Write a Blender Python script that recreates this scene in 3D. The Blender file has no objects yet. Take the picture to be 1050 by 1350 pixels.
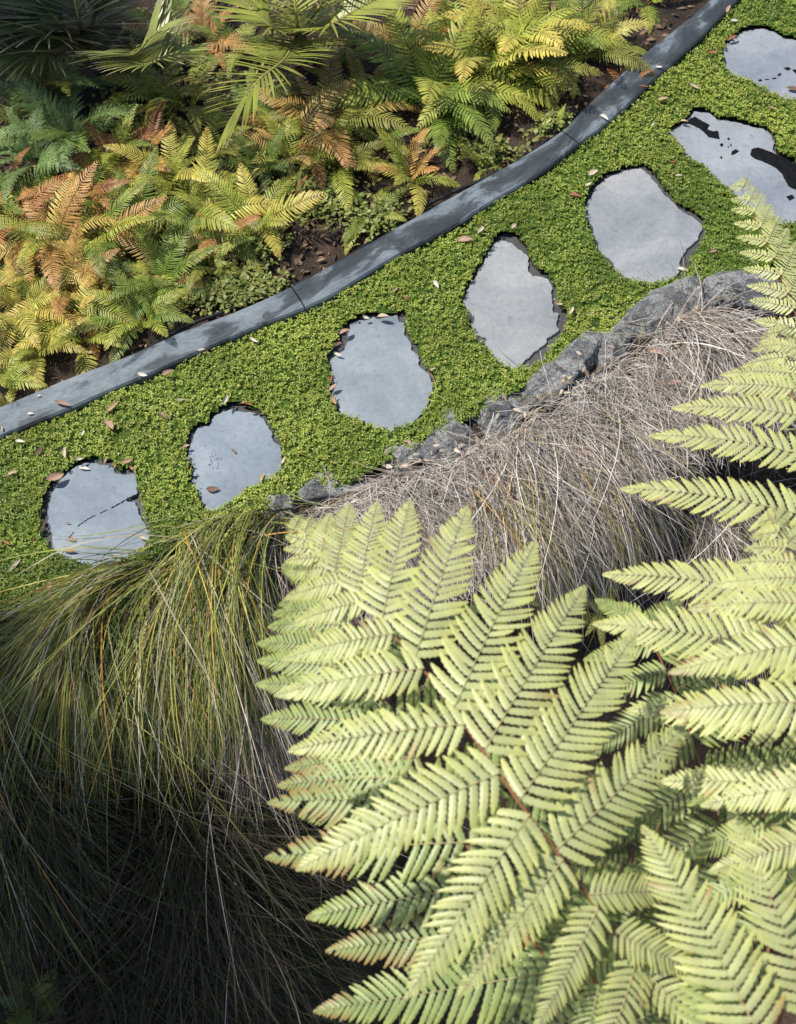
import bpy, math, random
import numpy as np
from mathutils import Vector, Matrix, noise as mnoise

# ------------------------------------------------------------------ camera
PITCH, CAMH, VFOV = 58.0, 5.2, 35.0
SC = bpy.context.scene
COL = SC.collection
cam_data = bpy.data.cameras.new('camera')
cam = bpy.data.objects.new('camera', cam_data)
COL.objects.link(cam)
cam.location = (0, 0, CAMH)
cam.rotation_euler = (math.radians(90 - PITCH), 0, 0)
cam_data.sensor_fit = 'VERTICAL'
cam_data.sensor_height = 36.0
cam_data.angle = math.radians(VFOV)
cam_data.lens = 18.0 / math.tan(math.radians(VFOV / 2))
cam_data.clip_end = 500
cam_data.dof.use_dof = True
cam_data.dof.focus_distance = 6.3
cam_data.dof.aperture_fstop = cam_data.lens / 1000 / 0.013
SC.camera = cam

# ------------------------------------------------------------------ light
SUN_EL, SUN_AZ = 61.0, 168.0        # azimuth measured from +X towards +Y
w = bpy.data.worlds.new('World')
SC.world = w
w.use_nodes = True
nt = w.node_tree
bg = nt.nodes['Background']
sky = nt.nodes.new('ShaderNodeTexSky')
sky.sky_type = 'NISHITA'
sky.sun_disc = False
sky.sun_elevation = math.radians(SUN_EL)
sky.sun_rotation = math.radians(90 - SUN_AZ)
nt.links.new(sky.outputs[0], bg.inputs[0])
bg.inputs[1].default_value = 0.115
ld = bpy.data.lights.new('sun', 'SUN')
ld.energy = 4.6
ld.angle = math.radians(1.8)
ld.color = (1.0, 0.95, 0.87)
sun = bpy.data.objects.new('sun', ld)
COL.objects.link(sun)
sdir = Vector((math.cos(math.radians(SUN_EL)) * math.cos(math.radians(SUN_AZ)),
               math.cos(math.radians(SUN_EL)) * math.sin(math.radians(SUN_AZ)), math.sin(math.radians(SUN_EL))))
sun.rotation_euler = sdir.to_track_quat('Z', 'Y').to_euler()
sun.location = sdir * 20
SC.view_settings.view_transform = 'Standard'
SC.view_settings.look = 'None'
SC.view_settings.exposure = 0.25
SC.view_settings.gamma = 1.0

rng = np.random.default_rng(7)
random.seed(7)

# ------------------------------------------------------------------ projection helpers (photo pixel -> point at a height)
FPX = 675.0 / math.tan(math.radians(VFOV / 2))
_cp, _sp = math.cos(math.radians(PITCH)), math.sin(math.radians(PITCH))


def ray(px, py):
    a, b = (px - 525.0) / FPX, (675.0 - py) / FPX
    return np.array([a, _cp + b * _sp, -_sp + b * _cp])


def at(px, py, z=0.0):
    d = ray(px, py)
    t = (z - CAMH) / d[2]
    return np.array([0, 0, CAMH]) + d * t


def mpp(px, py, z=0.0):                       # metres per photo pixel there
    return float(np.linalg.norm(at(px, py, z) - np.array([0, 0, CAMH]))) / FPX


def zp(x0, y0, s, pts):
    return [(x0 + x / s, y0 + y / s) for x, y in pts]


def world_poly(pts, z=0.0):
    return np.array([at(x, y, z)[:2] for x, y in pts])


def resample(P, n):
    P = np.asarray(P, float)
    seg = np.linalg.norm(np.diff(P, axis=0), axis=1)
    L = np.concatenate([[0], np.cumsum(seg)])
    t = np.linspace(0, L[-1], n)
    return np.stack([np.interp(t, L, P[:, k]) for k in range(P.shape[1])], 1)


def smooth_curve(P, n):                       # Catmull-Rom, resampled evenly
    P = np.asarray(P, float)
    Q = np.vstack([2 * P[0] - P[1], P, 2 * P[-1] - P[-2]])
    out = []
    for i in range(1, len(Q) - 2):
        for t in np.linspace(0, 1, 12, endpoint=False):
            a, b, c, d = Q[i - 1], Q[i], Q[i + 1], Q[i + 2]
            out.append(0.5 * (2 * b + (c - a) * t + (2 * a - 5 * b + 4 * c - d) * t * t + (3 * b - a - 3 * c + d) * t ** 3))
    out.append(P[-1])
    return resample(np.array(out), n)


def in_poly(X, Y, poly):
    res = np.zeros(X.shape, bool)
    n = len(poly)
    for i in range(n):
        x1, y1 = poly[i]
        x2, y2 = poly[(i + 1) % n]
        if y1 == y2:
            continue
        c = (y1 > Y) != (y2 > Y)
        res ^= c & (X < (x2 - x1) * (Y - y1) / (y2 - y1) + x1)
    return res


def dist_line(X, Y, L):
    best = np.full(X.shape, 1e9)
    side = np.zeros(X.shape)
    for i in range(len(L) - 1):
        a, b = L[i], L[i + 1]
        d = b - a
        t = np.clip(((X - a[0]) * d[0] + (Y - a[1]) * d[1]) / (d @ d), 0, 1)
        ex, ey = X - a[0] - t * d[0], Y - a[1] - t * d[1]
        q = np.hypot(ex, ey)
        s = d[0] * (Y - a[1]) - d[1] * (X - a[0])
        m = q < best
        best = np.where(m, q, best)
        side = np.where(m, np.sign(s), side)
    return best, side


# cheap smooth value noise, vectorised
_perm = rng.permutation(256)
_val = rng.random(256)


def vnoise(x, y):
    xi, yi = np.floor(x).astype(int), np.floor(y).astype(int)
    fx, fy = x - xi, y - yi
    fx, fy = fx * fx * (3 - 2 * fx), fy * fy * (3 - 2 * fy)
    h = lambda a, b: _val[(_perm[a & 255] + b) & 255]
    return (h(xi, yi) * (1 - fx) + h(xi + 1, yi) * fx) * (1 - fy) + (h(xi, yi + 1) * (1 - fx) + h(xi + 1, yi + 1) * fx) * fy


def fbm(x, y, o=3):
    r, a, s = 0, 1, 0
    for i in range(o):
        r = r + a * vnoise(x + 17.3 * i, y - 9.1 * i)
        s += a
        a *= 0.5
        x, y = x * 2, y * 2
    return r / s


# ------------------------------------------------------------------ path lines
LOWER_PX = [(-420, 1010), (-250, 930), (-120, 880), (0, 830), (110, 785), (200, 742), (290, 700), (380, 668), (460, 640), (540, 598), (640, 545), (760, 466), (900, 392), (1000, 362), (1120, 300), (1300, 200), (1500, 90)]
BED_PX = [(-420, 690), (-200, 615), (0, 535), (91, 497), (168, 468), (244, 434), (312, 409), (387, 375), (456, 337), (517, 302), (578, 268), (639, 234), (690, 205), (741, 171), (771, 141), (814, 101), (866, 56), (900, 30), (934, 0), (1010, -80), (1100, -180)]
MOSS_PX = [(-420, 735), (-200, 655), (0, 575), (45, 556), (99, 535), (152, 510), (198, 493), (236, 474), (274, 458), (324, 436), (362, 420), (407, 405), (433, 392), (487, 358), (521, 337), (563, 316), (608, 293), (647, 265), (704, 234), (759, 192), (806, 159), (840, 126), (874, 94), (917, 56), (956, 17), (1050, -80), (1140, -180)]
LOWER = world_poly(LOWER_PX)
BEDL = world_poly(BED_PX, 0.05)
MOSSL = world_poly(MOSS_PX, 0.05)


def terrain(X, Y):
    X, Y = np.asarray(X, float), np.asarray(Y, float)
    d, s = dist_line(X, Y, LOWER)
    down = np.where(s < 0, d, 0.0)
    dm, sm = dist_line(X, Y, BEDL)
    bed = np.where(sm > 0, dm, 0.0)
    z = -0.02 + 0.006 * (fbm(X * 9, Y * 9) - 0.5)
    z = z + np.clip(bed / 0.15, 0, 1) * 0.09 * (fbm(X * 3.1, Y * 3.1) - 0.55) + 0.05 * np.clip(bed - 0.3, 0, 6)
    z = z - 0.16 * np.clip((down - 0.10) / 0.22, 0, 1) ** 1.5 - 1.25 * np.clip(down - 0.42, 0, 1.7) + np.clip(down / 0.3, 0, 1) * 0.16 * (fbm(X * 4, Y * 4) - 0.5)
    return z


# ------------------------------------------------------------------ mesh helpers
def make_mesh(name, V, faces, mats=(), mat_idx=None, col=None, uv=None, smooth=True):
    """faces: list of int arrays (n, k)."""
    me = bpy.data.meshes.new(name)
    V = np.asarray(V, np.float32).reshape(-1, 3)
    me.vertices.add(len(V))
    me.vertices.foreach_set('co', V.ravel())
    tot = np.concatenate([np.full(len(f), f.shape[1], np.int32) for f in faces])
    idx = np.concatenate([f.ravel() for f in faces]).astype(np.int32)
    me.loops.add(len(idx))
    me.loops.foreach_set('vertex_index', idx)
    me.polygons.add(len(tot))
    start = np.concatenate([[0], np.cumsum(tot)[:-1]]).astype(np.int32)
    me.polygons.foreach_set('loop_start', start)
    me.polygons.foreach_set('loop_total', tot)
    if mat_idx is not None:
        me.polygons.foreach_set('material_index', np.asarray(mat_idx, np.int32))
    me.polygons.foreach_set('use_smooth', np.full(len(tot), smooth, bool))
    for m in mats:
        me.materials.append(m)
    me.update(calc_edges=True)
    if col is not None:
        a = me.attributes.new('Col', 'FLOAT_COLOR', 'POINT')
        c = np.ones((len(V), 4), np.float32)
        c[:, :3] = np.asarray(col).reshape(-1, 3)
        a.data.foreach_set('color', c.ravel())
    if uv is not None:
        a = me.attributes.new('Along', 'FLOAT_VECTOR', 'POINT')
        u = np.zeros((len(V), 3), np.float32)
        u[:, :uv.shape[1]] = uv
        a.data.foreach_set('vector', u.ravel())
    me.validate()
    return me


class MB:
    def __init__(s):
        s.V, s.F, s.C, s.M, s.n = [], [], [], [], 0

    def add(s, V, F, C, mat=0):
        V = np.asarray(V).reshape(-1, 3)
        s.V.append(V)
        s.C.append(np.broadcast_to(np.asarray(C, float), V.shape) if np.ndim(C) == 1 else np.asarray(C).reshape(-1, 3))
        s.F.append(np.asarray(F) + s.n)
        s.M.append(np.full(len(F), mat))
        s.n += len(V)

    def mesh(s, name, mats, smooth=True):
        return make_mesh(name, np.vstack(s.V), s.F, mats, np.concatenate(s.M), np.vstack(s.C), smooth=smooth)


def norm(v):
    return v / np.maximum(np.linalg.norm(v, axis=-1, keepdims=True), 1e-9)


def strip_faces(N, K, W):
    """N strips of K sections with W verts across -> quads."""
    i = np.arange(N)[:, None, None] * K * W + np.arange(K - 1)[None, :, None] * W + np.arange(W - 1)[None, None, :]
    i = i.ravel()
    return np.stack([i, i + 1, i + W + 1, i + W], 1)


def blades(mb, P, wid, C, up=(0, 0, 1), twist=None, mat=0):
    """P (N,K,3) centre lines, wid (N,K) half widths, C (N,K,3) or (N,3)."""
    N, K, _ = P.shape
    T = np.gradient(P, axis=1)
    T = norm(T)
    side = np.cross(T, np.broadcast_to(np.asarray(up, float), T.shape))
    ok = np.linalg.norm(side, axis=-1, keepdims=True) > 1e-3
    side = norm(np.where(ok, side, np.array([1.0, 0, 0])))
    if twist is not None:
        nn = norm(np.cross(side, T))
        side = side * np.cos(twist)[:, None, None] + nn * np.sin(twist)[:, None, None]
    V = np.stack([P - side * wid[..., None], P + side * wid[..., None]], 2)
    if C.ndim == 2:
        C = np.repeat(C[:, None], K, 1)
    CC = np.repeat(C[:, :, None], 2, 2)
    mb.add(V.reshape(-1, 3), strip_faces(N, K, 2), CC.reshape(-1, 3), mat)


def tube(mb, P, r, C, sides=6, mat=0):
    P = np.asarray(P, float)
    K = len(P)
    r = np.broadcast_to(np.asarray(r, float), (K,))
    T = norm(np.gradient(P, axis=0))
    a = np.cross(T, np.array([0.13, 0.27, 0.95]))
    a = norm(a)
    b = np.cross(T, a)
    ang = np.linspace(0, 2 * math.pi, sides, endpoint=False)
    V = P[:, None] + r[:, None, None] * (a[:, None] * np.cos(ang)[None, :, None] + b[:, None] * np.sin(ang)[None, :, None])
    F = []
    for k in range(K - 1):
        for j in range(sides):
            F.append((k * sides + j, k * sides + (j + 1) % sides, (k + 1) * sides + (j + 1) % sides, (k + 1) * sides + j))
    mb.add(V.reshape(-1, 3), np.array(F), C, mat)


def link(name, data, parent=None, loc=None):
    o = bpy.data.objects.new(name, data)
    COL.objects.link(o)
    if parent is not None:
        o.parent = parent
    if loc is not None:
        o.location = [float(c) for c in loc]
    return o


def tag(o, label=None, cat=None, group=None, kind=None):
    if label: o['label'] = label
    if cat: o['category'] = cat
    if group: o['group'] = group
    if kind: o['kind'] = kind
    return o


def recenter(me, c):
    n = len(me.vertices)
    a = np.empty(n * 3, np.float32)
    me.vertices.foreach_get('co', a)
    a = a.reshape(-1, 3) - np.asarray(c, np.float32)
    me.vertices.foreach_set('co', a.ravel())
    me.update()


# ------------------------------------------------------------------ materials
def mat_new(name):
    m = bpy.data.materials.new(name)
    m.use_nodes = True
    return m, m.node_tree, m.node_tree.nodes['Principled BSDF']


def N(nt, typ, **kw):
    n = nt.nodes.new(typ)
    for k, v in kw.items():
        if k.startswith('i_'):
            key = k[2:]
            n.inputs[int(key) if key.isdigit() else key.replace('_', ' ')].default_value = v
        else:
            setattr(n, k, v)
    return n


def ramp(nt, stops):
    r = nt.nodes.new('ShaderNodeValToRGB')
    e = r.color_ramp.elements
    while len(e) < len(stops):
        e.new(0.5)
    for el, (p, c) in zip(e, stops):
        el.position = p
        el.color = (*c, 1) if len(c) == 3 else c
    return r


def leaf_mat(name, transl=0.25, rough=0.5, spec=0.35, objcol=False, noise_amt=0.25, nscale=30.0):
    m, nt, b = mat_new(name)
    L = nt.links.new
    at_ = N(nt, 'ShaderNodeAttribute', attribute_name='Col')
    c = at_.outputs['Color']
    if objcol:
        oi = N(nt, 'ShaderNodeObjectInfo')
        mx = N(nt, 'ShaderNodeMix', data_type='RGBA', blend_type='MULTIPLY')
        mx.inputs[0].default_value = 1
        L(c, mx.inputs[6]); L(oi.outputs['Color'], mx.inputs[7])
        c = mx.outputs[2]
    tc = N(nt, 'ShaderNodeTexCoord')
    nz = N(nt, 'ShaderNodeTexNoise', i_Scale=nscale, i_Detail=3.0)
    L(tc.outputs['Object'], nz.inputs['Vector'])
    hs = N(nt, 'ShaderNodeHueSaturation')
    mr = N(nt, 'ShaderNodeMapRange')
    mr.inputs[1].default_value, mr.inputs[2].default_value = 0.3, 0.7
    mr.inputs[3].default_value, mr.inputs[4].default_value = 1 - noise_amt, 1 + noise_amt
    L(nz.outputs[0], mr.inputs[0]); L(mr.outputs[0], hs.inputs['Value']); L(c, hs.inputs['Color'])
    c = hs.outputs[0]
    L(c, b.inputs['Base Color'])
    b.inputs['Roughness'].default_value = rough
    b.inputs['Specular IOR Level'].default_value = spec
    tr = N(nt, 'ShaderNodeBsdfTranslucent')
    L(c, tr.inputs[0])
    ms = N(nt, 'ShaderNodeMixShader')
    ms.inputs[0].default_value = transl
    L(b.outputs[0], ms.inputs[1]); L(tr.outputs[0], ms.inputs[2])
    L(ms.outputs[0], nt.nodes['Material Output'].inputs[0])
    return m


M = {}
M['moss'] = leaf_mat('moss_leaf', 0.28, 0.38, 0.45, nscale=3)
M['treefern'] = leaf_mat('tree_fern_leaf', 0.2, 0.42, 0.5, noise_amt=0.12)
M['fern'] = leaf_mat('bed_fern_leaf', 0.3, 0.4, 0.4, objcol=True, nscale=14)
M['palm'] = leaf_mat('palm_leaf', 0.2, 0.38, 0.5, nscale=8)
M['blade'] = leaf_mat('grass_blade', 0.15, 0.5, 0.3, noise_amt=0.2, nscale=9)
M['dead'] = leaf_mat('dead_leaf', 0.12, 0.6, 0.25, objcol=True, nscale=60)
M['weed'] = leaf_mat('weed_leaf', 0.25, 0.45, 0.35, nscale=5)
M['litter'] = leaf_mat('leaf_litter', 0.05, 0.75, 0.15, nscale=25)
M['stalk'] = leaf_mat('stalk', 0.0, 0.55, 0.3, nscale=40)


def soil_mat():
    m, nt, b = mat_new('soil')
    L = nt.links.new
    tc = N(nt, 'ShaderNodeTexCoord')
    n1 = N(nt, 'ShaderNodeTexNoise', i_Scale=4.0, i_Detail=8.0, i_Roughness=0.65)
    n2 = N(nt, 'ShaderNodeTexNoise', i_Scale=90.0, i_Detail=5.0, i_Roughness=0.7)
    L(tc.outputs['Object'], n1.inputs[0]); L(tc.outputs['Object'], n2.inputs[0])
    r1 = ramp(nt, [(0.32, (0.022, 0.015, 0.010)), (0.55, (0.075, 0.05, 0.034)), (0.75, (0.16, 0.112, 0.082))])
    L(n1.outputs[0], r1.inputs[0])
    r2 = ramp(nt, [(0.35, (0.45, 0.45, 0.45)), (0.7, (1.5, 1.4, 1.3))])
    L(n2.outputs[0], r2.inputs[0])
    mx = N(nt, 'ShaderNodeMix', data_type='RGBA', blend_type='MULTIPLY')
    mx.inputs[0].default_value = 1
    L(r1.outputs[0], mx.inputs[6]); L(r2.outputs[0], mx.inputs[7]); L(mx.outputs[2], b.inputs['Base Color'])
    b.inputs['Roughness'].default_value = 0.95
    bp = N(nt, 'ShaderNodeBump', i_Strength=0.9, i_Distance=0.03)
    L(n2.outputs[0], bp.inputs['Height']); L(bp.outputs[0], b.inputs['Normal'])
    return m


def slate_mat(name, dark=False):
    m, nt, b = mat_new(name)
    L = nt.links.new
    tc = N(nt, 'ShaderNodeTexCoord')
    oi = N(nt, 'ShaderNodeObjectInfo')
    av = N(nt, 'ShaderNodeVectorMath', operation='ADD')
    sc_ = N(nt, 'ShaderNodeVectorMath', operation='SCALE')
    sc_.inputs['Scale'].default_value = 20
    cb = N(nt, 'ShaderNodeCombineXYZ')
    L(oi.outputs['Random'], cb.inputs[0]); L(oi.outputs['Random'], cb.inputs[1])
    L(cb.outputs[0], sc_.inputs[0]); L(sc_.outputs[0], av.inputs[0]); L(tc.outputs['Object'], av.inputs[1])
    v = av.outputs[0]
    n1 = N(nt, 'ShaderNodeTexNoise', i_Scale=3.2, i_Detail=7.0, i_Roughness=0.62, i_Distortion=0.5)
    n2 = N(nt, 'ShaderNodeTexNoise', i_Scale=46.0, i_Detail=6.0, i_Roughness=0.75)
    n3 = N(nt, 'ShaderNodeTexNoise', i_Scale=14.0, i_Detail=8.0, i_Roughness=0.7)
    for n in (n1, n2, n3):
        L(v, n.inputs[0])
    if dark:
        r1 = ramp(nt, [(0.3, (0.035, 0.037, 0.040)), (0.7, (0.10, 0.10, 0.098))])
    else:
        r1 = ramp(nt, [(0.3, (0.160, 0.182, 0.203)), (0.5, (0.228, 0.25, 0.27)), (0.7, (0.31, 0.322, 0.332))])
    L(n1.outputs[0], r1.inputs[0])
    r2 = ramp(nt, [(0.30, (0.80, 0.80, 0.80)), (0.5, (1, 1, 1)), (0.72, (1.1, 1.09, 1.07))])
    L(n2.outputs[0], r2.inputs[0])
    mx = N(nt, 'ShaderNodeMix', data_type='RGBA', blend_type='MULTIPLY'); mx.inputs[0].default_value = 1
    L(r1.outputs[0], mx.inputs[6]); L(r2.outputs[0], mx.inputs[7])
    r3 = ramp(nt, [(0.27, (0.5, 0.48, 0.45)), (0.40, (1, 1, 1))])
    L(n3.outputs[0], r3.inputs[0])
    m2 = N(nt, 'ShaderNodeMix', data_type='RGBA', blend_type='MULTIPLY'); m2.inputs[0].default_value = 1
    L(mx.outputs[2], m2.inputs[6]); L(r3.outputs[0], m2.inputs[7])
    m3 = N(nt, 'ShaderNodeMix', data_type='RGBA', blend_type='MULTIPLY'); m3.inputs[0].default_value = 1
    L(m2.outputs[2], m3.inputs[6]); L(oi.outputs['Color'], m3.inputs[7])
    L(m3.outputs[2], b.inputs['Base Color'])
    rr = ramp(nt, [(0.3, (0.5, 0.5, 0.5)), (0.7, (0.72, 0.72, 0.72))])
    L(n3.outputs[0], rr.inputs[0]); L(rr.outputs[0], b.inputs['Roughness'])
    b.inputs['Specular IOR Level'].default_value = 0.4
    bp = N(nt, 'ShaderNodeBump', i_Strength=0.35, i_Distance=0.008)
    L(n3.outputs[0], bp.inputs['Height']); L(bp.outputs[0], b.inputs['Normal'])
    return m


def edging_mat():
    m, nt, b = mat_new('weathered_edging')
    L = nt.links.new
    a = N(nt, 'ShaderNodeAttribute', attribute_name='Along')
    mp = N(nt, 'ShaderNodeMapping'); mp.inputs['Scale'].default_value = (3.6, 9.0, 1.0)
    L(a.outputs['Vector'], mp.inputs[0])
    n1 = N(nt, 'ShaderNodeTexNoise', i_Scale=1.0, i_Detail=9.0, i_Roughness=0.62, i_Distortion=0.6)
    L(mp.outputs[0], n1.inputs[0])
    mp2 = N(nt, 'ShaderNodeMapping'); mp2.inputs['Scale'].default_value = (40, 110, 1)
    L(a.outputs['Vector'], mp2.inputs[0])
    n2 = N(nt, 'ShaderNodeTexNoise', i_Scale=1.0, i_Detail=4.0)
    L(mp2.outputs[0], n2.inputs[0])
    r1 = ramp(nt, [(0.40, (0.036, 0.044, 0.048)), (0.50, (0.058, 0.070, 0.078)), (0.535, (0.125, 0.152, 0.175)), (0.7, (0.205, 0.235, 0.258))])
    sp = N(nt, 'ShaderNodeSeparateXYZ'); L(a.outputs['Vector'], sp.inputs[0])
    ma = N(nt, 'ShaderNodeMath', operation='MULTIPLY_ADD'); ma.inputs[1].default_value = -0.030; ma.inputs[2].default_value = 0.09
    L(sp.outputs[0], ma.inputs[0])
    ad = N(nt, 'ShaderNodeMath', operation='ADD'); L(n1.outputs[0], ad.inputs[0]); L(ma.outputs[0], ad.inputs[1])
    L(ad.outputs[0], r1.inputs[0])
    r2 = ramp(nt, [(0.3, (0.78, 0.78, 0.78)), (0.7, (1.12, 1.12, 1.12))])
    L(n2.outputs[0], r2.inputs[0])
    mx = N(nt, 'ShaderNodeMix', data_type='RGBA', blend_type='MULTIPLY'); mx.inputs[0].default_value = 1
    L(r1.outputs[0], mx.inputs[6]); L(r2.outputs[0], mx.inputs[7]); L(mx.outputs[2], b.inputs['Base Color'])
    rr = ramp(nt, [(0.4, (0.38, 0.38, 0.38)), (0.55, (0.6, 0.6, 0.6))])
    L(ad.outputs[0], rr.inputs[0]); L(rr.outputs[0], b.inputs['Roughness'])
    bp = N(nt, 'ShaderNodeBump', i_Strength=0.3, i_Distance=0.004)
    L(n2.outputs[0], bp.inputs['Height']); L(bp.outputs[0], b.inputs['Normal'])
    return m


def rock_mat():
    m, nt, b = mat_new('lichen_rock')
    L = nt.links.new
    tc = N(nt, 'ShaderNodeTexCoord')
    g = N(nt, 'ShaderNodeNewGeometry')
    n1 = N(nt, 'ShaderNodeTexNoise', i_Scale=6.0, i_Detail=10.0, i_Roughness=0.7)
    n2 = N(nt, 'ShaderNodeTexNoise', i_Scale=11.0, i_Detail=8.0, i_Roughness=0.7, i_Distortion=0.8)
    n3 = N(nt, 'ShaderNodeTexNoise', i_Scale=60.0, i_Detail=6.0, i_Roughness=0.75)
    for n in (n1, n2, n3):
        L(g.outputs['Position'], n.inputs[0])
    r1 = ramp(nt, [(0.33, (0.07, 0.077, 0.087)), (0.47, (0.20, 0.21, 0.22)), (0.62, (0.42, 0.415, 0.41))])
    L(n1.outputs[0], r1.inputs[0])
    r2 = ramp(nt, [(0.47, (0, 0, 0)), (0.52, (1, 1, 1))])
    L(n2.outputs[0], r2.inputs[0])
    mx = N(nt, 'ShaderNodeMix', data_type='RGBA')
    mx.inputs[7].default_value = (0.55, 0.555, 0.54, 1)
    L(r2.outputs[0], mx.inputs[0]); L(r1.outputs[0], mx.inputs[6])
    r3 = ramp(nt, [(0.34, (0.45, 0.45, 0.46)), (0.62, (1.3, 1.3, 1.28))])
    L(n3.outputs[0], r3.inputs[0])
    m2 = N(nt, 'ShaderNodeMix', data_type='RGBA', blend_type='MULTIPLY'); m2.inputs[0].default_value = 1
    L(mx.outputs[2], m2.inputs[6]); L(r3.outputs[0], m2.inputs[7]); L(m2.outputs[2], b.inputs['Base Color'])
    b.inputs['Roughness'].default_value = 0.8
    ad = N(nt, 'ShaderNodeMath', operation='ADD'); L(n1.outputs[0], ad.inputs[0]); L(n3.outputs[0], ad.inputs[1])
    bp = N(nt, 'ShaderNodeBump', i_Strength=1.0, i_Distance=0.05)
    L(ad.outputs[0], bp.inputs['Height']); L(bp.outputs[0], b.inputs['Normal'])
    return m


def plain_mat(name, c, rough, spec=0.5):
    m, nt, b = mat_new(name)
    tc = N(nt, 'ShaderNodeTexCoord')
    n1 = N(nt, 'ShaderNodeTexNoise', i_Scale=35.0, i_Detail=5.0)
    nt.links.new(tc.outputs['Object'], n1.inputs[0])
    r = ramp(nt, [(0.3, tuple(x * 0.7 for x in c)), (0.7, tuple(x * 1.3 for x in c))])
    nt.links.new(n1.outputs[0], r.inputs[0]); nt.links.new(r.outputs[0], b.inputs['Base Color'])
    b.inputs['Roughness'].default_value = rough
    b.inputs['Specular IOR Level'].default_value = spec
    return m


M['soil'] = soil_mat()
M['slate'] = slate_mat('slate_face')
M['ledge'] = slate_mat('slate_ledge_rim_shade', True)  # darker slate copy for ledges and the shade round stone rims
M['edging'] = edging_mat()
M['rock'] = rock_mat()
M['wet'] = plain_mat('wet_slate', (0.010, 0.0105, 0.012), 0.4, 0.05)
M['pipe'] = plain_mat('black_pipe', (0.018, 0.018, 0.02), 0.4)
M['trunk'] = plain_mat('fern_trunk', (0.05, 0.033, 0.022), 0.95, 0.1)
M['mossbase'] = plain_mat('moss_base', (0.05, 0.085, 0.014), 0.9, 0.1)

# ------------------------------------------------------------------ ground
xs = np.concatenate([np.linspace(-40, -5, 12, endpoint=False), np.arange(-5, 5, 0.05), np.linspace(5, 40, 13)])
ys = np.concatenate([np.linspace(-40, -1, 12, endpoint=False), np.arange(-1, 9, 0.05), np.linspace(9, 50, 13)])
GX, GY = np.meshgrid(xs, ys)
GZ = terrain(GX, GY)
nx, ny = len(xs), len(ys)
i = (np.arange(ny - 1)[:, None] * nx + np.arange(nx - 1)[None]).ravel()
g = link('ground', make_mesh('ground', np.stack([GX, GY, GZ], -1), [np.stack([i, i + 1, i + nx + 1, i + nx], 1)], [M['soil']]))
tag(g, 'dark brown garden soil of the fern bed, path bed and steep bank', None, None, 'structure')


# ------------------------------------------------------------------ slabs from outlines
def jag(poly, n, amp, seed):
    P = np.vstack([poly, poly[:1]])
    P = (0.35 * smooth_curve(P, n + 1) + 0.65 * resample(P, n + 1))[:-1]
    T = np.roll(P, -1, 0) - np.roll(P, 1, 0)
    nn = norm(np.stack([T[:, 1], -T[:, 0]], 1))
    t = np.linspace(0, 2 * math.pi, n, endpoint=False)
    r = np.random.default_rng(seed)
    d = np.zeros(n)
    for f, a in ((11, 0.5), (19, 0.6), (37, 0.6), (61, 0.4), (97, 0.15)):
        d += a * np.sin(f * t + r.random() * 6.28)
    return P + nn * (d * amp)[:, None]


def slab_mesh(name, P, ztop, zbot, mat, bevel=0.004):
    n = len(P)
    c = P.mean(0)
    inn = P + norm(c - P) * bevel
    rings = [np.c_[inn, np.full(n, ztop)], np.c_[P, np.full(n, ztop - bevel)], np.c_[P + norm(P - c) * 0.003, np.full(n, zbot)]]
    V = np.vstack(rings)
    F = []
    for k in range(2):
        a = np.arange(n) + k * n
        b = (np.arange(n) + 1) % n + k * n
        F.append(np.stack([a, a + n, b + n, b], 1))
    top = np.arange(n)[None]
    me = make_mesh(name, V, F + [top], [mat], smooth=False)
    me.update()
    return me


S1 = zp(0, 480, 2.625, [(170, 480), (178, 445), (200, 420), (240, 365), (300, 340), (350, 345), (385, 350), (400, 375), (440, 382), (470, 375), (475, 420), (478, 448), (440, 472), (468, 478), (480, 505), (500, 550), (525, 595), (500, 640), (420, 690), (340, 705), (260, 685), (215, 665), (185, 640), (180, 590), (165, 545)])
H1 = zp(0, 480, 2.625, [(145, 500), (160, 440), (205, 385), (270, 345), (330, 325), (385, 338), (402, 366), (468, 366), (480, 440), (503, 520), (527, 590), (500, 645), (420, 695), (340, 708), (260, 688), (185, 658), (150, 590), (145, 530)])
S2 = zp(220, 510, 5.833, [(160, 500), (220, 350), (240, 310), (330, 295), (350, 240), (420, 190), (490, 170), (545, 185), (620, 190), (700, 200), (760, 270), (810, 340), (820, 410), (885, 470), (890, 560), (880, 640), (800, 710), (720, 750), (640, 790), (520, 870), (400, 960), (340, 960), (290, 930), (250, 870), (190, 740), (205, 660), (200, 590), (160, 530)])
H2 = zp(220, 510, 5.833, [(135, 520), (180, 350), (200, 300), (330, 270), (345, 220), (420, 165), (490, 125), (560, 130), (640, 160), (715, 190), (790, 270), (850, 400), (895, 470), (900, 560), (885, 650), (800, 720), (720, 760), (640, 800), (520, 880), (400, 970), (330, 970), (280, 930), (180, 740), (190, 650)])
S3 = zp(400, 380, 5.25, [(185, 490), (260, 440), (300, 380), (325, 250), (380, 225), (450, 210), (490, 190), (510, 215), (580, 195), (650, 185), (670, 225), (700, 240), (700, 310), (745, 370), (755, 420), (800, 470), (800, 520), (830, 560), (870, 590), (895, 650), (895, 710), (870, 790), (840, 850), (770, 920), (700, 970), (640, 990), (560, 980), (500, 985), (430, 950), (340, 915), (260, 870), (235, 810), (190, 750), (215, 690), (220, 640), (195, 580)])
H3 = zp(400, 380, 5.25, [(160, 500), (190, 440), (215, 380), (300, 250), (380, 205), (470, 180), (580, 178), (690, 170), (710, 240), (710, 310), (760, 380), (815, 470), (830, 540), (890, 590), (910, 650), (905, 720), (880, 800), (850, 865), (790, 935), (700, 985), (640, 995), (560, 990), (430, 955), (340, 920), (250, 870), (225, 810), (180, 750), (190, 620)])
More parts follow.
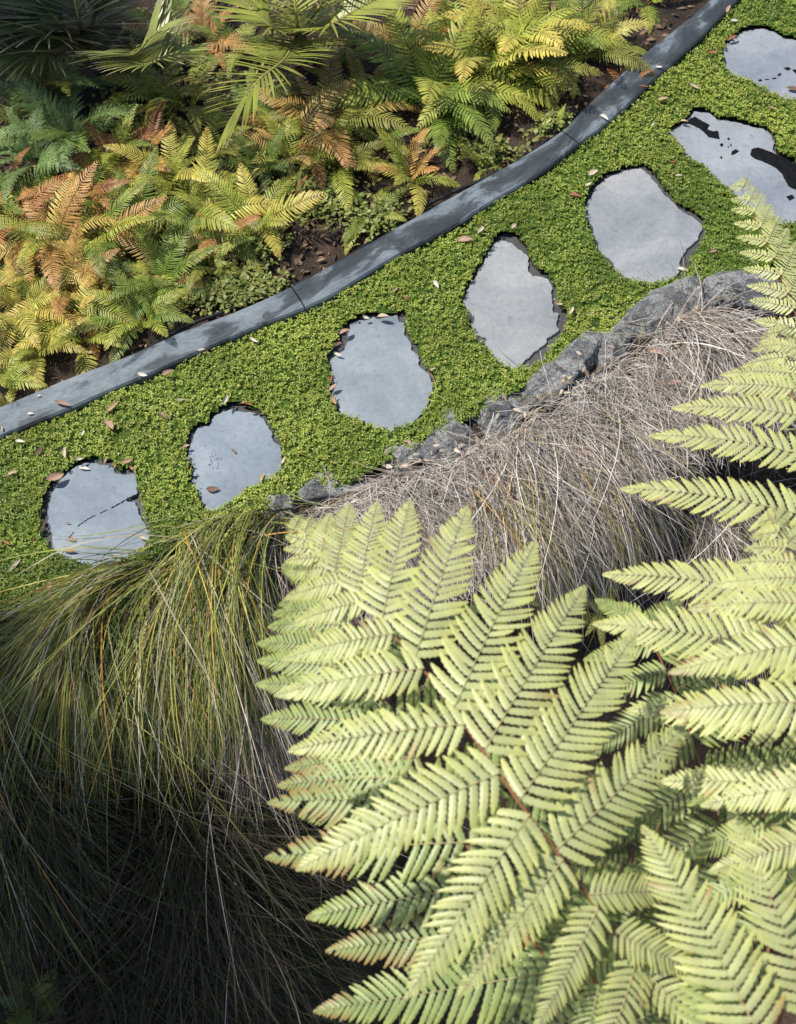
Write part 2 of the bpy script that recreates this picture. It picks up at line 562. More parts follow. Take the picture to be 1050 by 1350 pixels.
S4 = zp(580, 290, 5.25, [(165, 540), (200, 460), (250, 390), (300, 290), (350, 200), (400, 140), (440, 140), (490, 150), (540, 200), (580, 220), (615, 250), (615, 350), (640, 385), (710, 390), (745, 400), (780, 460), (775, 530), (790, 600), (790, 640), (825, 650), (810, 710), (825, 770), (750, 820), (735, 850), (690, 890), (620, 950), (575, 990), (540, 1030), (490, 1030), (440, 1000), (380, 970), (355, 900), (310, 870), (320, 820), (240, 790), (220, 740), (240, 690), (225, 650), (180, 610)])
H4 = zp(580, 290, 5.25, [(148, 550), (190, 450), (240, 370), (330, 210), (410, 100), (460, 90), (520, 110), (600, 200), (640, 320), (700, 370), (745, 385), (800, 480), (815, 580), (870, 640), (892, 690), (860, 770), (845, 830), (730, 945), (700, 995), (620, 1040), (550, 1040), (490, 1040), (430, 1005), (360, 970), (310, 885), (255, 865), (205, 720), (158, 620)])
S5 = zp(600, 0, 2.333, [(400, 640), (430, 580), (470, 545), (520, 525), (570, 515), (600, 540), (640, 590), (680, 630), (700, 650), (740, 670), (762, 700), (745, 740), (710, 770), (695, 800), (690, 840), (650, 865), (600, 875), (560, 870), (520, 850), (490, 830), (490, 805), (450, 780), (435, 740), (425, 700), (400, 665)])
H5 = zp(600, 0, 2.333, [(392, 650), (405, 600), (450, 545), (520, 518), (580, 508), (610, 535), (650, 590), (690, 632), (745, 662), (768, 700), (760, 745), (728, 800), (702, 850), (650, 872), (600, 880), (550, 876), (510, 856), (480, 830), (440, 785), (412, 720)])
S6 = zp(860, 120, 5.526, [(120, 305), (180, 265), (230, 235), (260, 200), (310, 150), (370, 155), (430, 160), (470, 205), (560, 215), (650, 235), (730, 255), (810, 275), (870, 320), (890, 370), (885, 430), (940, 480), (1000, 510), (1080, 570), (1180, 650), (1230, 760), (1200, 880), (1080, 960), (940, 965), (800, 920), (680, 860), (620, 780), (560, 730), (500, 680), (430, 620), (390, 560), (320, 530), (260, 490), (210, 420), (150, 350)])
S7 = zp(850, 0, 5.25, [(545, 360), (570, 300), (650, 240), (680, 215), (800, 195), (900, 220), (960, 260), (1050, 275), (1180, 300), (1300, 380), (1350, 520), (1250, 680), (1130, 740), (1040, 705), (950, 685), (860, 640), (760, 580), (700, 560), (610, 525), (550, 470)])


def grow(pts, f):
    p = np.array(pts); c = p.mean(0)
    return [tuple(q) for q in c + (p - c) * f]


STONES = [
    (S1, H1, 'cracked grey slate stepping stone nearest the bottom left, cut by the tussock tips'),
    (S2, H2, 'grey slate stepping stone with a dark speckled spot, its lower edge under the tussock'),
    (S3, H3, 'pear-shaped smooth grey slate stepping stone, third along from the cracked one'),
    (S4, H4, 'pointed grey slate stepping stone with scalloped left edge and dark broken right ledge'),
    (S5, H5, 'plain pale slate stepping stone with a single white leaf at its lower right edge'),
    (S6, grow(S6, 1.03), 'long slate stepping stone with black wet patches, partly behind the small fern tip'),
    (S7, grow(S7, 1.03), 'slate stepping stone with a dark dribbled line, topmost and cut by the picture edge'),
]
HOLES = []
for k, (sp, hp, lab) in enumerate(STONES):
    P = jag(world_poly(sp), 320, 0.0024, 10 + k)
    H = jag(world_poly(hp), 160, 0.004, 40 + k)
    HOLES.append(H)
    c = np.array([*P.mean(0), 0.0])
    me = slab_mesh('stepping_stone', P, 0.0, -0.045, M['slate'], 0.003)
    recenter(me, c)
    o = link('stepping_stone', me, None, c)
    o.color = [(0.90, 0.99, 1.06, 1), (0.88, 0.97, 1.05, 1), (0.95, 1.0, 1.04, 1), (1.12, 1.09, 1.05, 1), (1.10, 1.07, 1.05, 1), (1.02, 1.03, 1.06, 1), (1.0, 1.02, 1.06, 1)][k]
    tag(o, lab, 'stepping stone', 'slate stepping stones along the path')
    lm = slab_mesh('ledge_rim_shade', H + norm(H - H.mean(0)) * 0.012, -0.011, -0.06, M['ledge'], 0.004)  # ledge on some stones; elsewhere its dark colour stands for rim shade
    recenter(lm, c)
    link('ledge_rim_shade', lm, o)
    # water marks on the stones
    marks = []
    if k == 5:
        marks = [zp(860, 120, 5.526, q) for q in (
            [(722, 425), (770, 412), (830, 432), (930, 470), (1000, 505), (1070, 560), (1150, 640), (1150, 740), (1050, 722), (1000, 700), (960, 640), (945, 600), (880, 550), (820, 520), (760, 500), (715, 470)],
            [(210, 228), (250, 222), (285, 200), (315, 188), (340, 205), (370, 222), (420, 250), (400, 280), (440, 292), (482, 295), (490, 350), (450, 345), (410, 335), (370, 295), (340, 272), (310, 258), (270, 240), (225, 238)],
            [(580, 440), (610, 425), (635, 440), (600, 462), (575, 468)], [(490, 390), (510, 380), (520, 395), (505, 408)], [(545, 345), (560, 340), (567, 352), (552, 360)],
            [(495, 480), (505, 475), (512, 488), (500, 497)], [(975, 770), (1020, 755), (1040, 780), (1000, 800)], [(568, 385), (576, 385), (580, 405), (572, 408)], [(550, 405), (558, 402), (560, 412), (552, 415)])]
    if k == 6:
        marks = [zp(850, 0, 5.25, q) for q in (
            [(785, 555), (805, 548), (815, 560), (795, 566)], [(830, 550), (860, 545), (862, 552), (835, 556)], [(880, 543), (910, 538), (912, 547), (885, 550)],
            [(918, 520), (940, 505), (948, 515), (930, 530)], [(960, 470), (1000, 465), (1015, 480), (985, 490)], [(1020, 485), (1060, 480), (1090, 500), (1050, 515)], [(780, 600), (795, 598), (798, 610), (785, 614)])]
    if k == 0:
        marks = [zp(0, 480, 2.625, q) for q in (
            [(385, 497), (415, 481), (445, 463), (470, 451), (474, 458), (440, 470), (415, 485), (386, 500)], [(345, 517), (372, 503), (373, 505), (346, 519)], [(268, 561), (300, 538), (330, 522), (331, 524), (300, 541), (270, 563)], [(234, 605), (256, 581), (258, 582), (236, 606)])]
    if k == 1:
        r2 = np.random.default_rng(3)
        for q in range(60):
            a, rr = r2.random() * 6.28, (0.15 + 0.85 * r2.random() ** 0.6) * 62
            x, y, s = 370 + rr * math.cos(a), 575 + rr * 1.05 * math.sin(a), 1.5 + 4.5 * r2.random() ** 2
            marks.append(zp(220, 510, 5.833, [(x - s, y), (x, y - s * .7), (x + s, y), (x, y + s * .8)]))
    if marks:
        mb = MB()
        for q in marks:
            p = world_poly(q)
            if len(p) > 5:
                p = jag(p, 70, 0.0014, len(q))
            nn = len(p)
            mb.add(np.c_[p - c[:2], np.full(nn, 0.0015)], np.arange(nn)[None], (1, 1, 1))
        link('wet_mark', mb.mesh('wet_mark', [M['wet']], False), o)

# ------------------------------------------------------------------ timber edging, three lengths
NB = 240
A = smooth_curve(BEDL, NB)
_B = smooth_curve(MOSSL, 2000)
B = np.array([_B[np.argmin(((_B - a) ** 2).sum(1))] for a in A])
ks = np.arange(NB)
B = np.stack([np.convolve(np.pad(B[:, j], 4, 'edge'), np.ones(9) / 9, 'valid') for j in range(2)], 1)
AL = np.concatenate([[0], np.cumsum(np.linalg.norm(np.diff(A, axis=0), axis=1))])


def near(px, py):
    p = at(px, py, 0.05)[:2]
    return int(np.argmin(((A - p) ** 2).sum(1)))


cuts = [0, near(388, 376), near(741, 171), NB - 1]
ELAB = ['weathered grey edging board in the lower left, scattered with pale leaf flakes',
        'weathered grey edging board in the middle of the row, between the two joints',
        'dark wet edging board at the top end of the row, with pale dry streaks']
prof = [(0, -0.12), (0, 0.040), (0.05, 0.048), (0.15, 0.050), (0.5, 0.052), (0.85, 0.050), (0.95, 0.047), (1.0, 0.038), (1.0, -0.12)]
for k in range(3):
    i0, i1 = cuts[k], cuts[k + 1]
    a, b, l = A[i0:i1 + 1].copy(), B[i0:i1 + 1].copy(), AL[i0:i1 + 1].copy()
    for e, s in ((0, 1), (-1, -1)):                 # a saw gap at the joints
        a[e] = a[e] + (a[e + s] - a[e]) * min(0.9, 0.0035 / np.linalg.norm(a[e + s] - a[e]))
        b[e] = b[e] + (b[e + s] - b[e]) * min(0.9, 0.0035 / np.linalg.norm(b[e + s] - b[e]))
    V, U = [], []
    for (t, z) in prof:
        p = a + (b - a) * t
        V.append(np.c_[p, np.full(len(p), z)])
        U.append(np.c_[l, np.full(len(p), t * 0.12 + z * 0.3)])
    V = np.stack(V, 1); U = np.stack(U, 1)
    n = len(a); W = len(prof)
    F = strip_faces(1, n, W)
    caps = np.array([list(range(W)), [(n - 1) * W + W - 1 - j for j in range(W)]])
    c = np.array([*a[n // 2], 0])
    me = make_mesh('edging_board', V.reshape(-1, 3), [F, caps], [M['edging']], uv=U.reshape(-1, 2), smooth=False)
    recenter(me, c)
    tag(link('edging_board', me, None, c), ELAB[k], 'garden edging', 'edging boards along the path')

# black irrigation pipe on the soil beside the edging
off = norm(A - B)
pp = []
for t in np.linspace(0.30, 0.66, 60):
    k = int(t * (NB - 1))
    q = A[k] + off[k] * (0.035 + 0.02 * math.sin(t * 40))
    pp.append((*q, float(terrain(q[0], q[1])) + 0.028))
mb = MB()
tube(mb, pp, 0.008, (1, 1, 1), 8)
tag(link('irrigation_pipe', mb.mesh('irrigation_pipe', [M['pipe']])), 'thin black irrigation pipe lying on soil along the edging boards', 'pipe')

# ------------------------------------------------------------------ moss-like ground cover
pathpoly = np.vstack([MOSSL, LOWER[::-1]])


def moss_mask(X, Y, m=0.0):
    ok = in_poly(X, Y, pathpoly)
    for H in HOLES:
        c = H.mean(0)
        r = np.hypot(X - c[0], Y - c[1])
        near_ = r < 0.75
        if near_.any():
            h = c + (H - c) * (1 + m)
            idx = np.nonzero(near_)[0]
            ok[idx] &= ~in_poly(X[idx], Y[idx], h)
    return ok


mb = MB()
cs = 0.016
gx, gy = np.meshgrid(np.arange(-2.6, 2.9, cs), np.arange(1.6, 7.4, cs))
gx, gy = gx.ravel(), gy.ravel()
ok = moss_mask(gx, gy, 0.0)
gx, gy = gx[ok], gy[ok]
hz = lambda x, y: 0.004 + 0.019 * fbm(x * 5, y * 5, 2) + 0.012 * fbm(x * 19, y * 19, 2)
V = np.stack([np.stack([gx + dx * cs / 2 * 1.02, gy + dy * cs / 2 * 1.02, hz(gx + dx * cs / 2, gy + dy * cs / 2) - 0.004], -1) for dx, dy in ((-1, -1), (1, -1), (1, 1), (-1, 1))], 1)
mb.add(V.reshape(-1, 3), np.arange(len(gx) * 4).reshape(-1, 4), (1, 1, 1), 1)
NR = 210000
x, y = rng.uniform(-2.6, 2.9, NR), rng.uniform(1.6, 7.4, NR)
ok = moss_mask(x, y, -0.012) & (rng.random(NR) < 0.97)
x, y = x[ok], y[ok]
# keep to what the frame and a step aside can see
rel = np.stack([x, y, np.zeros_like(x) - CAMH], -1)
dz = rel[:, 1] * _cp - rel[:, 2] * _sp
u = 525 + FPX * rel[:, 0] / dz
v = 675 - FPX * (rel[:, 1] * _sp + rel[:, 2] * _cp) / dz
ok = (u > -160) & (u < 1210) & (v > -130) & (v < 1300)
x, y = x[ok], y[ok]
R = len(x)
LPR = 5
X = np.repeat(x, LPR) + rng.normal(0, 0.003, R * LPR)
Y = np.repeat(y, LPR) + rng.normal(0, 0.003, R * LPR)
Zb = np.repeat(hz(x, y) + rng.uniform(0.0, 0.012, R), LPR)
az = np.repeat(rng.uniform(0, 6.28, R), LPR) + np.tile(np.arange(LPR) * 2.4, R) + rng.normal(0, 0.35, R * LPR)
el = rng.uniform(-0.05, 0.95, R * LPR)
Ln = rng.uniform(0.0065, 0.0120, R * LPR)
d = np.stack([np.cos(az) * np.cos(el), np.sin(az) * np.cos(el), np.sin(el)], -1)
s = np.stack([-np.sin(az), np.cos(az), rng.normal(0, 0.25, R * LPR)], -1)
base = np.stack([X, Y, Zb], -1)
wd = Ln * 0.27
drop = np.array([0, 0, -1.0])
pts = [base, base + d * (Ln * 0.5)[:, None] + s * (wd * 0.85)[:, None], base + d * (Ln * 0.85)[:, None] + s * (wd * 0.8)[:, None] + drop * (Ln * 0.08)[:, None],
       base + d * Ln[:, None] + drop * (Ln * 0.15)[:, None], base + d * (Ln * 0.85)[:, None] - s * (wd * 0.8)[:, None] + drop * (Ln * 0.08)[:, None], base + d * (Ln * 0.5)[:, None] - s * (wd * 0.85)[:, None]]
V = np.stack(pts, 1)
t = np.repeat(np.clip(1.9 * fbm(x * 1.7, y * 1.7) + 0.9 * fbm(x * 13, y * 13, 2) - 0.95 + rng.normal(0, 0.2, R), 0, 1), LPR)
c1, c2 = np.array([0.145, 0.225, 0.028]), np.array([0.355, 0.415, 0.068])
C = c1 + (c2 - c1) * t[:, None]
yel = rng.random(R * LPR) < 0.025
C[yel] = (0.38, 0.30, 0.09)
rd = rng.random(R * LPR) < 0.006
C[rd] = (0.25, 0.08, 0.03)
C = C * rng.uniform(0.7, 1.28, (R * LPR, 1))
mb.add(V.reshape(-1, 3), np.arange(R * LPR * 6).reshape(-1, 6), np.repeat(C, 6, 0), 0)
tag(link('ground_cover', mb.mesh('ground_cover', [M['moss'], M['mossbase']], False)), 'dense bright green small-leaved ground cover between the stepping stones', 'ground cover', None, 'stuff')

# ------------------------------------------------------------------ rocks along the lower edge of the path
def rock(px, py, z, size, seed, label, rotz=0.0):
    r = np.random.default_rng(seed)
    import bmesh
    bm = bmesh.new()
    bmesh.ops.create_icosphere(bm, subdivisions=5, radius=1)
    V = np.array([v.co[:] for v in bm.verts])
    F = np.array([[v.index for v in f.verts] for f in bm.faces])
    bm.free()
    pn = norm(r.normal(0, 1, (16, 3)))
    pd = r.uniform(0.55, 1.0, 16)
    q = V @ pn.T
    rad = np.min(np.where(q > 0.05, pd / np.maximum(q, 0.05), 9), axis=1)
    rad = np.minimum(rad, 1.15)
    nz = np.array([mnoise.fractal(Vector(v * 2.3) + Vector((seed, 0, 0)), 1.0, 2.1, 5) for v in V])
    nz2 = np.array([mnoise.fractal(Vector(v * 7.0) + Vector((0, seed, 0)), 0.9, 2.1, 4) for v in V])
    V = V * (rad * (1 + 0.11 * nz + 0.05 * nz2))[:, None] * np.array(size)
    me = make_mesh('boulder', V, [F], [M['rock']])
    o = link('boulder', me, None, at(px, py, z))
    o.rotation_euler = (0, 0, rotz)
    return tag(o, label, 'boulder', 'boulders along the lower path edge')


ROCKS = [
    (455, 655, -0.10, (0.25, 0.11, 0.11), 1, 'flat dark blue-grey boulder at the top left end of the dry grass', 0.45),
    (592, 588, -0.05, (0.15, 0.11, 0.09), 2, 'pointed brown-grey boulder just below the pear-shaped stepping stone', 0.3),
    (664, 556, -0.05, (0.14, 0.10, 0.085), 3, 'pale grey lichened boulder beside the pointed brown one', 0.5),
    (752, 494, -0.06, (0.22, 0.11, 0.10), 4, 'dark grey boulder below the broken ledge of the pointed stepping stone', 0.65),
    (862, 434, -0.06, (0.26, 0.11, 0.10), 5, 'long grey boulder edging the moss below the plain pale stepping stone', 0.55),
    (968, 393, -0.05, (0.22, 0.13, 0.10), 6, 'dark blue-grey boulder with lichen next to the small fern tip', 0.4),
    (790, 535, -0.10, (0.20, 0.13, 0.12), 8, 'broken grey boulder showing dark through the dry grass thatch', 0.2),
    (885, 520, -0.11, (0.17, 0.12, 0.12), 9, 'half-buried boulder in the dry grass beside the large fern tips', 0.8),
    (380, 690, -0.14, (0.12, 0.1, 0.12), 12, 'small dark boulder between the green tussock and the large frond tip', 0.1),
    (530, 622, -0.09, (0.15, 0.10, 0.10), 14, 'low grey boulder wedged between the flat dark one and the pointed brown one', 0.4),
    (705, 530, -0.08, (0.13, 0.09, 0.09), 15, 'small angular grey boulder between the lichened one and the dark one', 0.9),
    (805, 470, -0.07, (0.13, 0.08, 0.09), 16, 'small pale boulder wedged at the left end of the long grey one', 0.2),
    (920, 420, -0.07, (0.13, 0.09, 0.10), 17, 'small grey boulder wedged at the right end of the long grey one', 0.7),
    (690, 590, -0.12, (0.13, 0.10, 0.10), 18, 'lichened rock lump poking out of the thatch below the lichened boulder', 0.3)]
for q in ROCKS:
    rock(q[0] - 3, q[1] - 5, q[2] + 0.015, tuple(c * 1.15 for c in q[3]), *q[4:])



# ------------------------------------------------------------------ grass blades
def tussock_curves(n, cx, cy, rx, ry, rot, az, az_sd, el0, el_sd, L, L_sd, droop, K=9, stiff=1.0, floor=0.01, zoff=0.0, curl=0.0, stray=0.14):
    r = rng
    q = np.sqrt(r.random(n)); a = r.uniform(0, 6.28, n)
    ux, uy = q * np.cos(a), q * np.sin(a)
    X = cx + rx * ux * math.cos(rot) - ry * uy * math.sin(rot)
    Y = cy + rx * ux * math.sin(rot) + ry * uy * math.cos(rot)
    Z = terrain(X, Y) + zoff
    # blades lean outwards from the crown
    azb = az + az_sd * ux * -1.0 + r.normal(0, abs(az_sd) * 0.35, n) + np.where(r.random(n) < stray, r.normal(0, 0.9, n), 0)
    azb = np.where((az < -1) & (np.sin(azb) > -0.1), -azb * 0.3 + az * 0.7, azb)
    el = np.clip(r.normal(el0, el_sd, n), -0.3, 1.5)
    ln = np.clip(r.normal(L, L_sd, n), 0.08, None)
    P = np.zeros((n, K, 3)); P[:, 0] = np.stack([X, Y, Z], -1)
    dr = droop * r.uniform(0.7, 1.3, n)
    cu = r.normal(0, curl, n)
    for k in range(1, K):
        st = ln / (K - 1)
        el = np.maximum(el - dr / (K - 1), -1.35)
        azb = azb + cu / (K - 1)
        P[:, k] = P[:, k - 1] + np.stack([np.cos(azb) * np.cos(el), np.sin(azb) * np.cos(el), np.sin(el)], -1) * st[:, None]
        if k > 1:
            P[:, k, 2] = np.maximum(P[:, k, 2], terrain(P[:, k, 0], P[:, k, 1]) + floor + 0.04 * r.random(n))
    return P


def grass_obj(name, batches, label, cat, group=None, kind=None, w=0.00175):
    mb = MB()
    if group and group.startswith('dry'):
        w = 0.0013
    for P, pal, wts in batches:
        n, K, _ = P.shape
        pal = np.array(pal)
        C = pal[rng.choice(len(pal), n, p=np.array(wts) / sum(wts))] * rng.uniform(0.5, 1.6, (n, 1))
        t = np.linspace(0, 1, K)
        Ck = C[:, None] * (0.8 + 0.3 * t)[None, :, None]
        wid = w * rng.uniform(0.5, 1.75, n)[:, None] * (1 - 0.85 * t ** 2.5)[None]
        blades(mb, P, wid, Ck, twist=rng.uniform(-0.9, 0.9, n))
    me = mb.mesh(name, [M['blade']])
    c = batches[0][0][:, 0].mean(0)
    recenter(me, c)
    return tag(link(name, me, None, c), label, cat, group, kind)


GREEN = [(0.17, 0.20, 0.045), (0.28, 0.29, 0.065), (0.40, 0.34, 0.09), (0.42, 0.37, 0.27), (0.08, 0.11, 0.03), (0.38, 0.20, 0.05)]
DRY = [(0.44, 0.39, 0.345), (0.33, 0.285, 0.25), (0.58, 0.525, 0.47), (0.40, 0.30, 0.20), (0.24, 0.22, 0.08), (0.17, 0.145, 0.13)]
SHADE_DARK = [(0.035, 0.044, 0.015), (0.055, 0.06, 0.02), (0.10, 0.08, 0.05), (0.055, 0.04, 0.027)]  # blades coloured dark to carry the shade of the lower bank
D90 = -math.pi / 2


def base(px, py, z=0.0):
    return at(px, py, z)[:2]


def tus(px, py, z, *a, **k):
    c = base(px, py, z)
    return tussock_curves(int(a[0] * 1.1), c[0], c[1], *a[1:], **k)


G1 = 'arching tussocks along the bank'
WG = [5, 5, 3, 3, 3, 1]
grass_obj('tussock', [
    (tus(310, 708, -0.05, 3000, 0.22, 0.09, 0.35, D90 - 0.08, 0.30, 0.75, 0.3, 0.78, 0.17, 2.0, curl=0.3, stray=0.05), GREEN, WG),
    (tus(245, 775, -0.12, 1100, 0.14, 0.10, 0.35, D90 - 0.2, 0.35, 0.7, 0.3, 0.75, 0.17, 2.0, curl=0.35, stray=0.04), GREEN, WG),
    (tus(330, 730, -0.1, 420, 0.24, 0.1, 0.3, D90 + 0.15, 0.35, 0.5, 0.3, 0.85, 0.2, 2.2, curl=0.5), DRY, [3, 3, 1, 2, 1, 2])],
    'large green and gold tussock arching down the bank from below the speckled stepping stone', 'tussock', G1)
grass_obj('tussock', [
    (tus(170, 775, -0.05, 1900, 0.17, 0.08, 0.35, D90 - 0.45, 0.45, 0.8, 0.3, 0.75, 0.17, 1.9, curl=0.35, stray=0.04), GREEN, WG),
    (tus(170, 790, -0.08, 250, 0.2, 0.1, 0.3, D90 - 0.3, 0.5, 0.5, 0.3, 0.85, 0.2, 2.2, curl=0.5), DRY, [3, 3, 1, 1, 1, 2])],
    'green tussock spraying down left from below the cracked stepping stone', 'tussock', G1)
grass_obj('tussock', [
    (tus(20, 850, -0.05, 1700, 0.2, 0.1, 0.35, D90 - 0.5, 0.6, 0.75, 0.3, 0.75, 0.17, 2.0, curl=0.4, stray=0.06), GREEN, [4, 4, 2, 5, 3, 1])],
    'greyish green tussock at the left picture edge, full of pale dry blades', 'tussock', G1)
grass_obj('tussock', [
    (tus(320, 880, -0.35, 1000, 0.16, 0.12, 0.2, D90 + 0.25, 0.6, 0.4, 0.3, 0.62, 0.16, 2.0, curl=0.6), DRY, [2, 4, 0.5, 3, 3, 6])],
    'brown dried tussock hanging beside the left tips of the large fronds', 'tussock', G1)
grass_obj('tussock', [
    (tus(90, 1090, -0.9, 1500, 0.3, 0.2, 0.0, D90 - 0.2, 1.0, 0.5, 0.4, 0.75, 0.2, 1.6, curl=1.0), SHADE_DARK, [4, 3, 2, 2]),
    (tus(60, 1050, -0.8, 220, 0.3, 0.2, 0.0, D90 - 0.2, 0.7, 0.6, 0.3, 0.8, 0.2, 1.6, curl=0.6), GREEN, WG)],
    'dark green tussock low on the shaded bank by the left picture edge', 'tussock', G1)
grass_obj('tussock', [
    (tus(290, 1140, -1.0, 1700, 0.32, 0.22, 0.0, D90 + 0.1, 1.4, 0.45, 0.4, 0.75, 0.2, 1.5, curl=1.2), SHADE_DARK, [3, 3, 3, 3]),
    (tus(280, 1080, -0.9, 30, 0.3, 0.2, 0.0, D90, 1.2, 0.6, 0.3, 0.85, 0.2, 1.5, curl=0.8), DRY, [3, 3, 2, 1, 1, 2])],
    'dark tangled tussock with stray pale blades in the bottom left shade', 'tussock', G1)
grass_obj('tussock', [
    (tus(230, 1300, -1.3, 1500, 0.4, 0.25, 0.0, D90, 1.6, 0.4, 0.4, 0.7, 0.2, 1.3, curl=1.2), SHADE_DARK, [4, 2, 2, 3])],
    'tangled tussock, coloured almost black for shade, at the bottom picture edge', 'tussock', G1)
# dry tussocks over the rocks
grass_obj('tussock', [
    (tus(660, 615, -0.1, 2600, 0.26, 0.10, 0.5, D90 + 0.42, 0.45, 0.55, 0.25, 0.54, 0.15, 1.9, curl=0.7, stray=0.32), DRY, [5, 4, 3, 2, 1, 2]),
    (tus(650, 640, -0.12, 330, 0.22, 0.08, 0.5, D90 + 0.35, 0.35, 0.8, 0.25, 0.5, 0.14, 1.9, curl=0.4), GREEN, [1, 4, 4, 2, 0.5, 2])],
    'large bleached tan tussock sweeping down right from the pointed brown boulder', 'tussock', 'dry tussocks over the boulders')
grass_obj('tussock', [
    (tus(780, 560, -0.1, 2300, 0.22, 0.10, 0.5, D90 + 0.3, 0.4, 0.5, 0.25, 0.54, 0.15, 1.9, curl=0.7, stray=0.32), DRY, [4, 5, 2, 2, 2, 3]),
    (tus(760, 620, -0.25, 300, 0.2, 0.08, 0.5, D90 + 0.25, 0.35, 0.7, 0.25, 0.5, 0.14, 1.9, curl=0.4), GREEN, [2, 3, 3, 2, 1, 2])],
    'grey-tan dry tussock in the middle, running under the right-hand frond tips', 'tussock', 'dry tussocks over the boulders')
grass_obj('tussock', [
    (tus(905, 440, 0.0, 1300, 0.17, 0.07, 0.5, D90 + 0.75, 0.4, 0.5, 0.25, 0.5, 0.13, 1.8, zoff=0.06, curl=0.8, stray=0.35), DRY, [5, 3, 4, 2, 0, 1])],
    'straw-coloured dry tussock beside the long grey boulder at the upper right', 'tussock', 'dry tussocks over the boulders')
grass_obj('tussock', [
    (tus(1120, 600, -0.25, 1500, 0.26, 0.14, 0.5, D90 + 0.2, 0.7, 0.5, 0.25, 0.6, 0.15, 1.9, curl=0.6), DRY, [3, 5, 2, 2, 2, 4])],
    'brown dry tussock at the right picture edge, mostly hidden by the fern', 'tussock', 'dry tussocks over the boulders')
grass_obj('tussock', [
    (tus(960, 640, -0.25, 1800, 0.22, 0.12, 0.5, D90 + 0.2, 0.5, 0.5, 0.25, 0.6, 0.15, 1.9, curl=0.7, stray=0.32), DRY, [3, 5, 2, 2, 2, 4])],
    'brown dry tussock glimpsed between the right-hand frond tips', 'tussock', 'dry tussocks over the boulders')
grass_obj('tussock', [
    (tus(510, 655, -0.06, 1300, 0.22, 0.08, 0.4, D90 + 0.1, 0.7, 0.35, 0.25, 0.45, 0.13, 1.5, curl=0.9, stray=0.35), DRY, [4, 4, 2, 2, 0, 3])],
    'flattened grey-brown dry tussock behind the top of the large frond', 'tussock', 'dry tussocks over the boulders')

# loose dead thatch lying over the boulders: uncountable
mb = MB()
n = 8000
tt = rng.random(n)
c = np.stack([np.interp(tt, [0, 0.25, 0.5, 0.75, 1], [at(a, b)[j] for a, b in ((400, 690), (560, 630), (700, 555), (830, 475), (975, 420))]) for j in (0, 1)], 1)
down = np.array([0.45, -0.9])
c = c + down * (0.0 + rng.random(n) ** 0.7 * 0.37)[:, None]
azb = rng.normal(-0.9, 1.0, n)
ln = rng.uniform(0.06, 0.26, n)
K = 5
P = np.zeros((n, K, 3))
cu = rng.normal(0, 0.45, n)
xx, yy = c[:, 0].copy(), c[:, 1].copy()
lift = rng.uniform(0.0, 0.05, n)
dE, sE = dist_line(c[:, 0], c[:, 1], LOWER)
hb = np.interp(dE, [0, 0.05, 0.16, 0.3, 0.5], [0.05, 0.075, 0.06, 0.0, -0.08])
for k in range(K):
    P[:, k] = np.stack([xx, yy, hb + lift + 0.02 * np.sin(k * 1.3 + cu)], -1)
    xx = xx + np.cos(azb) * ln / (K - 1); yy = yy + np.sin(azb) * ln / (K - 1)
    azb = azb + cu / (K - 1)
pal = np.array(DRY)
C = pal[rng.choice(6, n, p=[.32, .22, .26, .08, .02, .1])] * rng.uniform(0.75, 1.35, (n, 1))
blades(mb, P, np.full((n, K), 0.00092) * rng.uniform(0.6, 1.4, n)[:, None], C, twist=rng.uniform(-0.6, 0.6, n))
tag(link('dead_grass', mb.mesh('dead_grass', [M['blade']])), 'loose bleached dead grass thatch strewn over the boulders', 'dead grass', None, 'stuff')


# ------------------------------------------------------------------ ferns
def leaflets(mb, base, d, tang, nrm, L, Wd, C0, C1, K=7, bend=0.12, droop=0.15, scallop=0.0, mat=0, fold=0.25):
    """n pointed leaflets with a midrib. base,d,tang,nrm (n,3); L,Wd (n,)."""
    n = len(base)
    t = np.linspace(0, 1, K)
    wp = np.interp(t, [0, .08, .3, .65, .82, .93, 1], [.6, .92, 1, .92, .70, .38, .03])
    if scallop:
        wp = wp * (1 + scallop * np.where(np.arange(K) % 2 == 1, 1, -1))
        wp[-1] = 0.03
    cr = norm(np.cross(nrm, d))
    ctr = base[:, None] + d[:, None] * (L[:, None] * t)[..., None] + tang[:, None] * (L[:, None] * bend * t ** 2)[..., None] - nrm[:, None] * (L[:, None] * droop * t ** 2)[..., None]
    off = cr[:, None] * (Wd[:, None] * wp[None])[..., None]
    dn = nrm[:, None] * (Wd[:, None] * wp[None] * fold)[..., None]
    V = np.stack([ctr - off - dn, ctr, ctr + off - dn], 2)
    C = C0[:, None] + (C1 - C0)[:, None] * (t ** 1.6)[None, :, None]
    C = np.repeat(C[:, :, None], 3, 2)
    mb.add(V.reshape(-1, 3), strip_faces(n, K, 3), C.reshape(-1, 3), mat)


